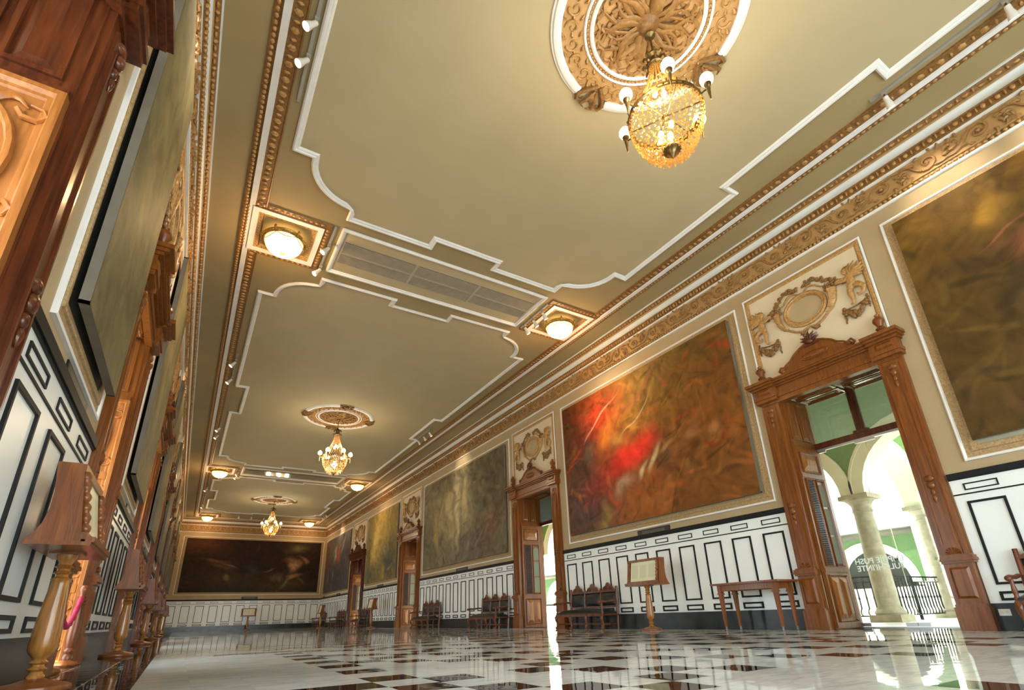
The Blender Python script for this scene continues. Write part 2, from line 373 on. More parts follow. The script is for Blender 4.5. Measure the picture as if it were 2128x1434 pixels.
# ------------------------------------------------------------------ shell
RD = [(2.84, 5.28), (11.95, 14.58), (22.8, 25.55), (31.65, 34.7)]           # courtyard-side doorways, outer edges of the casings
LD = [(.95, 3.34), (6.02, 8.14), (11.45, 13.6), (16.9, 19.05), (22.3, 24.5), (27.7, 29.9), (33.1, 35.3), (38.5, 40.6)]
JW, HEAD = .36, 4.05                                                       # jamb width, opening height
def wall_side(name, x0, x1, doors):
    m = MB(); y = BK - .3
    for a, b in doors:
        m.box(x0, x1, y, a + JW, -.02, HC + .15); m.box(x0, x1, a + JW, b - JW, HEAD, HC + .15); y = b - JW
    m.box(x0, x1, y, D + .3, -.02, HC + .15)
    return struct(m.obj(name, TAN, smooth=0))
wall_side('wall_right', W, W + TH, RD); wall_side('wall_left', LW - TH, LW, LD)
struct(MB().box(LW, W, D, D + .3, -.02, HC + .15).obj('wall_far', TAN, smooth=0))
m = MB()                                                                    # near end wall, unseen behind the camera; openings added to let skylight in
xs = [LW, -.6, 2.3, 2.65, 5.4, 5.75, 8.6, W]
for i in range(0, 8, 2): m.box(xs[i], xs[i + 1], BK - .3, BK, -.02, HC + .15)
for i in range(1, 7, 2): m.box(xs[i], xs[i + 1], BK - .3, BK, 3.9, HC + .15)
struct(m.obj('wall_back', TAN, smooth=0))
struct(MB().box(LW - TH, W + TH + .02, BK - .3, D + .3, -.06, 0).obj('floor', MARBLE, smooth=0))

# ---- ceiling: flat field, lighter panels inside the white mouldings
PAN = [(-2.7, 8.2, 2.75), (10.27, 27.0, 18.6), (29.45, 40.0, 34.6)]
HX = 3.63
def panel_path(y0, y1, yn):
    q = []                                                                   # quadrant by quadrant, anticlockwise from the lower right
    def arc(sx, sy, cy):
        pts = [(0, 1.17), (.32, 1.17)] + [(1.2 - .88 * cos(t * pi / 20), 1.17 - .86 * sin(t * pi / 20)) for t in range(1, 10)] + [(1.2, .31), (1.17, .31), (1.17, 0)]
        return [(CX + sx * (HX - a), cy - sy * b) for a, b in pts]
    q += arc(1, -1, y0)[::-1]
    q += [(CX + HX, yn - 1.24), (CX + HX - .31, yn - 1.24), (CX + HX - .31, yn + 1.24), (CX + HX, yn + 1.24)]
    q += arc(1, 1, y1)
    q += [(CX + .7, y1), (CX + .7, y1 - .28), (CX - .7, y1 - .28), (CX - .7, y1)]
    q += arc(-1, 1, y1)[::-1]
    q += [(CX - HX, yn + 1.24), (CX - HX + .31, yn + 1.24), (CX - HX + .31, yn - 1.24), (CX - HX, yn - 1.24)]
    q += arc(-1, -1, y0)
    q += [(CX - .7, y0), (CX - .7, y0 + .28), (CX + .7, y0 + .28), (CX + .7, y0)]
    return q
m = MB(); m.box(LW, W, BK, D, HC, HC + .12, 0)
paths = [panel_path(*p) for p in PAN]
for p in paths: m.prism(p, HC - .004, HC + .01, 'z', 1)
struct(m.obj('ceiling', [BAND, CEIL], smooth=0))
MOULD = [(.0, 0), (.0, -.035), (-.025, -.055), (-.05, -.05), (-.06, -.035), (-.085, -.03), (-.1, -.015), (-.115, 0)]
m = MB()
for p in paths: m.sweep(p, [(o, HC + h) for o, h in MOULD], lambda u, w, h: (u, w, h))
struct(m.obj('trim_1', WHITE, smooth=20))

# ---- cornice, frieze and the border strips of the ceiling, carried round three walls
U = [(LW, BK), (LW, D), (W, D), (W, BK)]
def band(m, prof, k): m.sweep(U, [(-d, z) for d, z in prof], lambda u, w, h: (u, w, h), False, k)
m = MB()
band(m, [(0, 6.57), (.035, 6.575), (.04, 6.595), (.035, 6.612)], 0)                       # white fillet
band(m, [(.02, 6.612), (.02, 6.69)], 3); band(m, [(.02, 6.685), (.045, 6.69), (.045, 6.705), (.02, 6.71)], 1)
band(m, [(.015, 6.705), (.015, 7.07)], 1)
band(m, [(.02, 7.066), (.055, 7.07), (.055, 7.108), (.04, 7.112)], 0)
band(m, [(.04, 7.11), (.07, 7.12), (.075, 7.24), (.095, 7.258)], 3)
band(m, [(.09, 7.258), (.07, 7.275), (.066, 7.31), (.072, 7.35), (.09, 7.385), (.115, 7.405)], 2)
band(m, [(.11, 7.405), (.13, 7.41), (.13, 7.44), (.115, 7.447)], 1)
band(m, [(.115, 7.447), (.195, 7.52)], 3)
band(m, [(.19, 7.518), (.215, 7.525), (.215, HC)], 2)
band(m, [(.74, HC), (.745, HC - .03), (.80, HC - .035), (.815, HC - .01), (.855, HC - .02)], 3)
band(m, [(.85, HC), (.85, HC - .045), (.94, HC - .045), (.945, HC - .02)], 0)
band(m, [(.94, HC - .02), (1.11, HC - .02), (1.12, HC - .035), (1.135, HC - .03), (1.14, HC)], 3)
struct(m.obj('trim_2', [WHITE, GOLD, PALE, GILTD], smooth=25))
# carved enrichment: beads, leaf-and-dart, ovals and the running acanthus scroll
def runs():
    yield (lambda s, d, z: (LW + d, BK + s, z)), D - BK
    yield (lambda s, d, z: (LW + s, D - d, z)), W - LW
    yield (lambda s, d, z: (W - d, D - s, z)), D - BK
def row(m, pitch, d, z, r, inset=0, alt=None, k=0):
    for at, L in runs():
        n = int((L - 2 * inset) / pitch); p = (L - 2 * inset) / n
        ax = (1, 0) if at(1, 0, 0)[0] != at(0, 0, 0)[0] else (0, 1)
        for i in range(n):
            c = at(inset + (i + .5) * p, d, z); rr = r if not alt or i % 2 == 0 else alt
            R = (rr[0], rr[1], rr[2]) if ax[0] else (rr[1], rr[0], rr[2])
            if rr[0] < 0: continue
            m.ell(c, R, 6, 4, k)
m = MB(); row(m, .075, .03, 6.648, (.030, .022, .03), .05); struct(m.obj('trim_3', GILT, smooth=60))
m = MB(); row(m, .085, .085, 7.18, (.036, .03, .045), .1, (.016, .03, .05)); struct(m.obj('trim_4', GILT, smooth=60))
m = MB(); row(m, .10, .155, 7.478, (.046, .022, .03), .15, (.02, .035, .034)); struct(m.obj('trim_5', GILT, smooth=60))
m = MB(); row(m, .125, 1.025, HC - .022, (.05, .06, .02), .98, (.022, .045, .022)); row(m, .09, .79, HC - .035, (.034, .03, .016), .8)
struct(m.obj('trim_6', GILT, smooth=60))
m = MB(); Z0, P = 6.885, .66
def scroll_unit(m, X, flip):
    s = -1 if flip else 1
    def T(a, b, h=.022): return X(a, Z0 + s * b, .015 + h)
    def spiral(c, r0, t0, turns, sgn, w):
        pts = []; rad = []
        for i in range(15):
            u = i / 14; r = r0 * (1 - .86 * u); t = t0 + sgn * u * turns * 2 * pi
            pts.append(T(c[0] + r * cos(t), c[1] + r * sin(t), .02)); rad.append(1.25 * w * (1 - .5 * u))
        m.tube(pts, rad, 5)
    spiral((.02, .0), .135, -2.2, 1.25, 1, .020)
    m.ell(T(.02, 0, .025), (.035, .035, .035), 7, 4)
    w_ = 1.35
    m.tube([T(-.40, .12), T(-.30, .135), T(-.20, .07), T(-.14, -.03), T(-.07, -.11)], [.012, .018, .020, .022, .018], 5)
    m.tube([T(.10, -.12), T(.20, -.14), T(.31, -.10), T(.40, -.12)], [.018, .016, .013, .012], 5)
    for a, b, l, t in ((-.25, .0, .11, 2.5), (-.2, -.12, .10, 3.6), (-.3, -.06, .09, 2.9), (.18, .12, .12, .6), (.25, .03, .11, .1), (.22, -.05, .08, -.5), (.1, .16, .07, 1.4), (.33, .1, .09, .9), (-.35, .02, .07, 2.2), (-.14, .06, .1, 2.0), (-.06, .15, .07, 2.6), (.3, -.02, .08, -.9), (-.3, .0, .08, 4.2), (.38, .02, .08, .3)):
        pts = [T(a + l * u * cos(t + .9 * u), b + l * u * sin(t + .9 * u), .018 + .012 * sin(pi * u)) for u in (0, .35, .7, 1)]
        m.tube(pts, [.012, .028, .022, .005], 5)
for at, L in runs():
    n = int(L / P); p = L / n
    for i in range(n): scroll_unit(m, lambda a, z, d, c=(i + .5) * p, at=at: at(min(max(c + a * p / P, .05), L - .05), d, z), i % 2)
struct(m.obj('trim_7', SCROLL, smooth=60))

# ---- square coffers round the dome lamps
SQ = [(8.62, 9.92), (27.75, 29.0), (40.85, 42.05)]
m = MB()
for y0, y1 in SQ:
    for x0, x1 in ((-.06, 1.2), (6.7, 7.97)):
        p = [(x0, y0), (x1, y0), (x1, y1), (x0, y1)]; t3 = lambda u, w, h: (u, w, h)
        m.sweep(p, [(0.0, HC), (0, HC - .06), (-.1, HC - .06), (-.105, HC - .045)], t3, True, 0)
        m.sweep(p, [(.13, HC), (.12, HC - .03), (.02, HC - .035), (0, HC - .05)], t3, True, 4)
        m.sweep(p, [(-.1, HC - .05), (-.19, HC - .02), (-.2, HC - .005)], t3, True, 1)
        m.add([(x0 + .19, y0 + .19, HC - .006), (x1 - .19, y0 + .19, HC - .006), (x1 - .19, y1 - .19, HC - .006), (x0 + .19, y1 - .19, HC - .006)], [(0, 1, 2, 3)], 2)
        for e in range(4):
            a, b = Vector(p[e]), Vector(p[(e + 1) % 4]); t = (b - a).normalized(); nn = Vector((t.y, -t.x))
            for off, pt, r, h in ((.07, .1, .036, .035), (-.145, .075, .028, .038)):
                n = int((b - a).length / pt)
                for i in range(n):
                    c = a + t * (i + .5) * (b - a).length / n + nn * off; m.ell((c.x, c.y, HC - h), (r, r, .014), 6, 4, 3)
struct(m.obj('trim_8', [WHITE, GOLD, BAND, GILT, GILTD], smooth=40))

# ------------------------------------------------------------------ dado: plinth, white boarding, black lines
m = MB()
def side_segments(doors, y0=BK):
    s = []; y = y0
    for a, b in doors: s.append((y, a)); y = b
    s.append((y, D)); return s
LINE = [(0, 0), (0, .018), (-.03, .018), (-.03, 0)]
LTHIN = [(0, 0), (0, .012), (-.016, .012), (-.016, 0)]
def dado(m, L, n, T):
    """one stretch of boarding of length L with n panels; T places local (u, out, z)"""
    m.M = T
    m.box(0, L, 0, .012, .32, 1.95, 0)
    m.box(0, L, 0, .045, 1.955, 2.035, 1); m.box(0, L, 0, .03, 1.94, 1.957, 1); m.box(0, L, .0, .022, 1.728, 1.746, 1)
    p = L / n
    for i in range(n):
        a, b = (i + .5) * p - .31 * p, (i + .5) * p + .31 * p
        m.rect(a + .02, b - .02, 1.785, 1.88, LTHIN, .012, 1); m.rect(a, b, .545, 1.635, LINE, .012, 1); m.rect(a, b, .35, .462, LINE, .012, 1)
    m.M = Matrix()
TR = lambda y: Matrix.Translation((W, y, 0)) @ Matrix.Rotation(RR, 4, 'Z')
TL = lambda y: Matrix.Translation((LW, y, 0)) @ Matrix.Rotation(RL, 4, 'Z')
TF = Matrix.Translation((W, D, 0)) @ Matrix.Rotation(RF, 4, 'Z')
for y0, y1 in side_segments(RD):
    n = max(2, round((y1 - y0) / .69)); dado(m, y1 - y0, n if y0 > 20 else n, TR(y0))
struct(m.obj('trim_9', [DADO, BLACK], smooth=0)); m = MB()
for y0, y1 in side_segments(LD): dado(m, y1 - y0, max(2, round((y1 - y0) / .83)), TL(y1))
struct(m.obj('trim_10', [DADO, BLACK], smooth=0)); m = MB()
dado(m, W - LW, 12, TF); struct(m.obj('trim_11', [DADO, BLACK], smooth=0))
m = MB()
for y0, y1 in side_segments(RD): m.box(W - .035, W, y0, y1, 0, .32)
struct(m.obj('baseboard_right', PLINTH, smooth=0)); m = MB()
for y0, y1 in side_segments(LD): m.box(LW, LW + .035, y0, y1, 0, .32)
struct(m.obj('baseboard_left', PLINTH, smooth=0))
struct(MB().box(LW, W, D - .035, D, 0, .32).obj('baseboard_far', PLINTH, smooth=0))
# ------------------------------------------------------------------ doorways
def leaf_plain(w, h, flip, parent, T, frost):
    """a folded-back door leaf: raised panels, a louvre beside a glazed strip"""
    X = (lambda a, b: (w - b, w - a)) if flip else (lambda a, b: (a, b))
    m = MB(); m.M = T
    m.box(0, w, -.045, 0, .012, h)
    st = .075; mid = .36
    def fr(a, b, z0, z1, d=.022):
        a, b = X(a, b); m.rect(a, b, z0, z1, [(0, 0), (0, d), (-.012, d + .006), (-.03, .004), (-.036, 0)], 0)
    for a, b, z0, z1 in ((st, w - st, 2.60, 2.97), (st, w - st, .10, .84)): fr(a, b, z0, z1)
    m.box(0, w, 0, .014, .88, .945); m.box(0, w, 0, .014, 2.50, 2.56)
    fr(st, mid - .02, .97, 2.48); fr(mid + .02, w - st, .97, 2.48)
    leaf = m.obj('door_leaf', WOOD, parent, 30)
    m = MB(); m.M = T; a, b = X(st + .05, w - st - .05); m.pyr(a, b, 2.64, 2.93, .0, .035, .09); m.obj('raised_panel', WOODL, leaf, 0)
    for q0, q1 in ((st + .04, w / 2 - .015), (w / 2 + .015, w - st - .04)):
        m = MB(); m.M = T; a, b = X(q0, q1); m.pyr(a, b, .15, .79, 0, .035, .075); m.obj('raised_panel', WOODL, leaf, 0)
    m = MB(); m.M = T; a, b = X(mid + .05, w - st - .03)                       # room side: louvre
    m.box(a, b, .001, .004, 1.0, 2.45, 1)  # dark backing sheet, painted in as the shade between the slats
    for i in range(46): z = 1.02 + i * .0312; m.add([(a, .004, z), (b, .004, z), (b, .022, z - .008), (a, .022, z - .008), (a, .004, z + .006), (b, .004, z + .006), (b, .022, z - .002), (a, .022, z - .002)], [(0, 1, 2, 3), (4, 5, 6, 7), (3, 2, 6, 7), (0, 3, 7, 4), (1, 2, 6, 5)])
    tag(m.obj('louvre', [WOODD, LOUVRESHADE], leaf, 0), 'dark slatted louvre')
    a, b = X(st + .03, mid - .05)
    for z0, z1, arch in ((1.02, 1.47, 0), (1.51, 1.96, 0), (2.0, 2.40, 1)):
        m = MB(); m.M = T
        pts = [(a, z0), (b, z0)] + ([(b, z1 - .1)] + [((a + b) / 2 + (b - a) / 2 * cos(t * pi / 8), z1 - .1 + .1 * sin(t * pi / 8)) for t in range(1, 8)] + [(a, z1 - .1)] if arch else [(b, z1), (a, z1)])
        m.prism(pts, .001, .008, 'y'); tag(m.obj('glass_pane', PANE, leaf, 0), 'pale frosted glass pane')
    return leaf
PANE = mat('frosted_pane', (.23, .235, .16), .6, 0, (.20, .205, .14), 3, 0, 0, 0, .15)
def leaf_carved(w, h, parent, T):
    """the carved leaf of the lectern side: whiplash scrolls and oval medallions"""
    m = MB(); m.M = T; m.box(0, w, -.045, 0, .012, h); m.rect(.0, w, .012, h, [(0, 0), (0, .03), (-.035, .035), (-.05, .012), (-.07, .012), (-.08, 0)], 0)
    for z in (.75, 2.05): m.box(.05, w - .05, 0, .022, z, z + .09)
    leaf = m.obj('door_leaf', WOODL, parent, 30)
    c = w / 2
    for z0, z1 in ((.1, .72), (.86, 2.03), (2.17, h - .1)):
        m = MB(); m.M = T; zc, zh = (z0 + z1) / 2, (z1 - z0) / 2
        e = [(c + (w / 2 - .13) * cos(t * pi / 12), .012, zc + (zh - .06) * sin(t * pi / 12)) for t in range(24)]
        m.tube(e, .022, 6, closed=True)
        e2 = [(c + (w / 2 - .22) * cos(t * pi / 12), .012, zc + (zh - .17) * .8 * sin(t * pi / 12)) for t in range(24)]
        m.tube(e2, .013, 6, closed=True)
        for sx in (-1, 1):
            for sz in (-1, 1):
                pts = [(c + sx * (.05 + .19 * u), .012, zc + sz * (zh * .55 + zh * .38 * sin(u * 2.4))) for u in (0, .2, .4, .6, .8, 1)]
                m.tube(pts, [.006, .018, .022, .018, .012, .005], 6)
                q = [(c + sx * (w / 2 - .1 - .06 * cos(t)), .014, zc + sz * (zh - .1 - .05 * sin(t))) for t in (0, 1, 2, 3, 4, 5)]
                m.tube(q, [.016, .018, .016, .014, .01, .006], 6)
        m.pyr(c - .1, c + .1, zc - zh * .4, zc + zh * .4, 0, .03, .05); m.ell((c, .02, zc), (.05, .025, .06), 8, 5)
        m.obj('carved_panel', WOODL, leaf, 40)
    return leaf
def door(name, wall, ab, glass=False, carved=False, dark=WOOD):
    a, b = ab; hw = (b - a) / 2; oi = hw - JW
    right = wall == 'R'
    root = empty(name, ((W if right else LW), (a + b) / 2, 0), RR if right else RL); root['kind'] = 'structure'
    s = 1 if right else -1
    pd = .11 if right else .06                                              # how far the casing stands off the wall
    m = MB(); o = MB()
    for sx in (-1, 1):
        B = lambda x0, x1, y1, z0, z1: m.box(sx * x0, sx * x1, -.02, y1, z0, z1)
        B(oi, hw + .02, pd + .045, 0, .285); B(oi + .015, hw + .005, pd + .03, .285, .32); B(oi + .03, hw - .01, pd + .012, .32, .84)
        for i, (e, z) in enumerate(((.03, .84), (.05, .87), (.035, .905), (.012, .93))): B(oi + .03 - e * .4, hw - .01 + e, pd + .012 + e, z, z + (.035 if i < 3 else .03))
        B(oi, hw - .02, pd - .02, .93, 4.0); B(oi + .07, hw - .08, pd, .96, 3.86)
        for x in (oi + .085, hw - .1): m.bar((sx * x, pd + .004, 1.1), (sx * x, pd + .004, 3.7), .022, .02)
        x0, x1 = sorted((sx * (oi + .075), sx * (hw - .06)))
        m.pyr(x0, x1, .39, .79, pd + .012, pd + .035, .03)
        xc = sx * (oi + hw) / 2
        for zt in (2.02, 3.82):
            o.ell((xc, pd, zt), (.07, .035, .05), 8, 5); o.ell((xc, pd + .01, zt - .1), (.05, .035, .06), 8, 5); o.ell((xc, pd, zt - .2), (.035, .03, .05), 8, 5)
            o.lathe([(.0, -.36), (.018, -.33), (.03, -.28), (.016, -.25)], 8, (xc, pd + .005, zt), sy=.8)
        for t in range(7):
            an = pi * t / 6; o.tube([(xc, pd + .015, .965), (xc + .085 * cos(an), pd + .01, .965 + .085 * sin(an))], [.012, .02], 5)
    m.obj('casing', dark, root, 30); o.obj('carved_drop', dark, root, 50)
    # entablature
    m = MB(); e = hw + .02
    m.box(-hw + .05, hw - .05, -.02, pd, 3.93, 4.02); m.box(-hw + .05, hw - .05, -.02, pd + .02, 4.02, 4.08)
    m.box(-hw + .04, hw - .04, -.02, pd - .01, 4.08, 4.22)
    for d, z in ((.03, 4.22), (.07, 4.25), (.12, 4.285), (.14, 4.32)): m.box(-hw - d * .3, hw + d * .3, -.02, pd + d, z, z + .036)
    for sx in (-1, 1):
        for d, z0, z1 in ((.04, 3.98, 4.04), (.06, 4.04, 4.10), (.03, 4.10, 4.24), (.08, 4.24, 4.28), (.13, 4.28, 4.32), (.17, 4.32, 4.375)):
            m.box(sx * (oi - .02 - d * .3), sx * (hw + d * .6), -.02, pd + .03 + d, z0, z1)
        m.pyr(*sorted((sx * (oi + .06), sx * (hw - .04))), 4.12, 4.22, pd + .06, pd + .085, .03)
    m.obj('entablature', dark, root, 30)
    q = [(0, 4.35), (.62, 4.35), (.62, 4.41), (.56, 4.43), (.60, 4.50), (.50, 4.50), (.42, 4.55), (.36, 4.62), (.25, 4.70), (.14, 4.74), (.10, 4.80), (0, 4.80)]
    m = MB(); m.prism(q + [(-x, z) for x, z in q[::-1]][1:-1], .0, pd + .05, 'y')
    path = [(.62, 4.43), (.52, 4.52), (.42, 4.57), (.34, 4.65), (.22, 4.72), (.10, 4.77)]
    for sx in (-1, 1):
        m.tube([(sx * x, pd + .055, z) for x, z in path], .018, 6); m.tube([(sx * .62, pd + .04, 4.40), (sx * .67, pd + .04, 4.46), (sx * .63, pd + .04, 4.52), (sx * .56, pd + .04, 4.50)], [.02, .022, .02, .012], 6)
    m.lathe([(.0, 0), (.12, .012), (.2, .02), (.22, .0)], 18, (0, 0, 0)) if False else None
    m.tube([(.24 * cos(t * pi / 8), pd + .055, 4.53 + .075 * sin(t * pi / 8)) for t in range(16)], .012, 5, closed=True)
    m.ell((0, pd + .045, 4.53), (.2, .03, .055), 12, 6); m.obj('pediment', dark, root, 35)
    m = MB()                                                                 # palmette crest over the pediment
    for t in range(-3, 4):
        an = pi / 2 + t * .36; l = .22 - .018 * abs(t)
        m.tube([(0, pd + .05, 4.76), (l * .6 * cos(an), pd + .075, 4.76 + l * .6 * sin(an)), (l * cos(an + .12 * t), pd + .05, 4.76 + l * sin(an))], [.02, .032, .008], 6)
    m.ell((0, pd + .07, 4.78), (.06, .04, .05), 8, 5); m.box(-.13, .13, .02, pd + .07, 4.70, 4.75); m.obj('crest', WOODD if dark is not WOODD else dark, root, 50)
    for sx in (-1, 1):
        m = MB(); m.lathe([(.11, 0), (.11, .03), (.06, .06), (.05, .09), (.075, .12), (.04, .16), (.055, .2), (.085, .25), (.075, .3), (.03, .34), (.04, .37), (0, .4)], 10, (sx * (hw - JW / 2 + .02), .1, 4.372)); m.obj('finial', dark, root, 40)
    # lining of the opening, its coffered soffit
    m = MB()
    for sx in (-1, 1):
        m.box(sx * (oi - .02), sx * (oi + .01), -TH, .0, 0, HEAD)
    f = s * (oi - .02)                                                       # the far lining carries panels over the leaf
    lm = MB(); lm.M = Matrix(((0, -s, 0, f), (s, 0, 0, -.72 if s > 0 else -.02), (0, 0, 1, 0), (0, 0, 0, 1)))
    lm.box(0, .7, 0, .02, 3.10, 3.16)
    for x0, x1 in ((.05, .33), (.37, .65)): lm.rect(x0, x1, 3.22, 3.98, [(0, 0), (0, .018), (-.03, .02), (-.04, 0)], 0); lm.pyr(x0 + .05, x1 - .05, 3.27, 3.93, 0, .015, .04)
    lm.obj('reveal_panel', dark, root, 20)
    m.obj('reveal', dark, root, 0)
    m = MB(); m.box(-oi, oi, -TH, .0, HEAD - .03, HEAD)
    for x0, x1 in ((-oi + .06, -.04), (.04, oi - .06)):
        for y0, y1 in ((-TH + .05, -.45), (-.39, -.05)):
            m.sweep([(x0, y0), (x1, y0), (x1, y1), (x0, y1)], [(0, 0), (0, -.02), (-.03, -.025), (-.05, 0)], lambda u, w, h: (u, w, HEAD - .03 + h)); m.sweep([(x0 + .09, y0 + .09), (x1 - .09, y0 + .09), (x1 - .09, y1 - .09), (x0 + .09, y1 - .09)], [(0, 0), (-.015, -.015), (-.03, 0)], lambda u, w, h: (u, w, HEAD - .03 + h))
    m.obj('soffit', GLOSSW, root, 20)
    T = Matrix(((0, -s, 0, s * (oi - .055)), (s, 0, 0, -.735 if s > 0 else -.01), (0, 0, 1, 0), (0, 0, 0, 1)))
    if carved: leaf_carved(.72, 3.09, root, T)
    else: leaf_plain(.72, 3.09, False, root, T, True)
    m = MB(); m.box(-oi, oi, -.83, -.75, 3.10, 3.21); m.box(-.065, .065, -.83, -.75, 3.21, HEAD - .03)
    for x in (-.04, -.013, .013, .04): m.bar((x, -.745, 3.25), (x, -.745, 4.0), .012, .012)
    m.box(-.12, .12, -.84, -.735, 3.19, 3.25); m.obj('transom', WOODD, root, 0)
    for x0, x1 in ((-oi + .02, -.065), (.065, oi - .02)):
        MB().box(x0, x1, -.80, -.792, 3.21, HEAD - .03).obj('transom_pane', HAZY, root, 0)
    if glass:
        for x0, x1 in ((-oi + .02, -.005), (.005, oi - .02)):
            g = MB().box(x0, x1, -.80, -.788, .03, 3.06).obj('glass_door', GLASS, root, 0)
            m = MB()
            for xa, xb in ((x0, x0 + .16), (x1 - .16, x1)):
                m.box(xa, xb, -.812, -.776, .015, .07); m.box(xa, xb, -.812, -.776, 3.03, 3.09)
            tag(m.obj('patch_fitting', STEEL, g, 0), 'brushed steel clamp on the glass door')
        tag(MB().box(-oi, oi, -.825, -.77, 3.065, 3.10).obj('door_rail', STEEL, root, 0), 'steel rail under the transom')
        tag(MB().box(-oi, oi, -.84, -.74, 0, .012).obj('threshold', STEEL, root, 0), 'bright steel threshold')
        for txt, z in (('EMPUJE PUSH', 1.0), ("TULCHI'INTE", .885)):
            c = bpy.data.curves.new('door_lettering', 'FONT'); c.body = txt; c.size = .125; c.space_character = 1.02; c.extrude = .001; c.offset = .003
            t = bpy.data.objects.new('tmp', c); COL.objects.link(t); dg = bpy.context.evaluated_depsgraph_get(); dg.update()
            me = bpy.data.meshes.new_from_object(t.evaluated_get(dg)); bpy.data.objects.remove(t); bpy.data.curves.remove(c)
            me.materials.clear(); me.materials.append(DECAL)
            l = bpy.data.objects.new('door_lettering', me); COL.objects.link(l); l.parent = root; l.location = (-.06, -.806, z); l.rotation_euler = (pi / 2, 0, 0)
            tag(l, 'white vinyl lettering on the glass')
    return root
for i, ab in enumerate(RD): door('door_%d' % (i + 1), 'R', ab, glass=i == 0, dark=WOOD if i < 3 else WOODD)
for i, ab in enumerate(LD): door('door_%d' % (i + 5), 'L', ab, carved=True, dark=WOODD if i == 0 else WOOD)

# ------------------------------------------------------------------ relief panels over the doorways
def cherub_mesh():
    m = MB()
    m.tube([(0, 0, .30), (.02, .01, .36), (.015, .015, .43), (.0, .01, .50), (-.005, .01, .54)], [.045, .062, .058, .05, .025], 9)
    m.ell((-.015, .02, .595), (.052, .048, .06), 10, 8); m.ell((-.066, .025, .59), (.012, .014, .012), 6, 4)
    m.tube([(.01, .03, .49), (-.06, .045, .43), (-.14, .04, .46), (-.19, .035, .46)], [.028, .024, .02, .017], 7)
    m.tube([(.02, .0, .48), (-.05, .03, .47), (-.13, .045, .50), (-.18, .04, .49)], [.024, .02, .017, .014], 7)
    m.tube([(-.01, .02, .32), (-.03, .03, .2), (-.015, .03, .1), (-.02, .03, .02), (-.06, .035, .0)], [.045, .042, .032, .022, .018], 8)
    m.tube([(.02, .0, .31), (.10, .02, .30), (.16, .02, .22), (.13, .02, .13), (.07, .02, .11), (.05, .02, .16)], [.045, .046, .04, .03, .022, .012], 8)
    me = m.mesh('cherub_raw', GILT); o = bpy.data.objects.new('tmp', me); COL.objects.link(o)
    r = o.modifiers.new('r', 'REMESH'); r.mode = 'VOXEL'; r.voxel_size = .0085
    sm = o.modifiers.new('s', 'SMOOTH'); sm.iterations = 3
    dg = bpy.context.evaluated_depsgraph_get(); dg.update(); out = bpy.data.meshes.new_from_object(o.evaluated_get(dg)); bpy.data.objects.remove(o)
    out.polygons.foreach_set('use_smooth', [True] * len(out.polygons)); out.name = 'cherub'; return out
CHERUB = cherub_mesh()
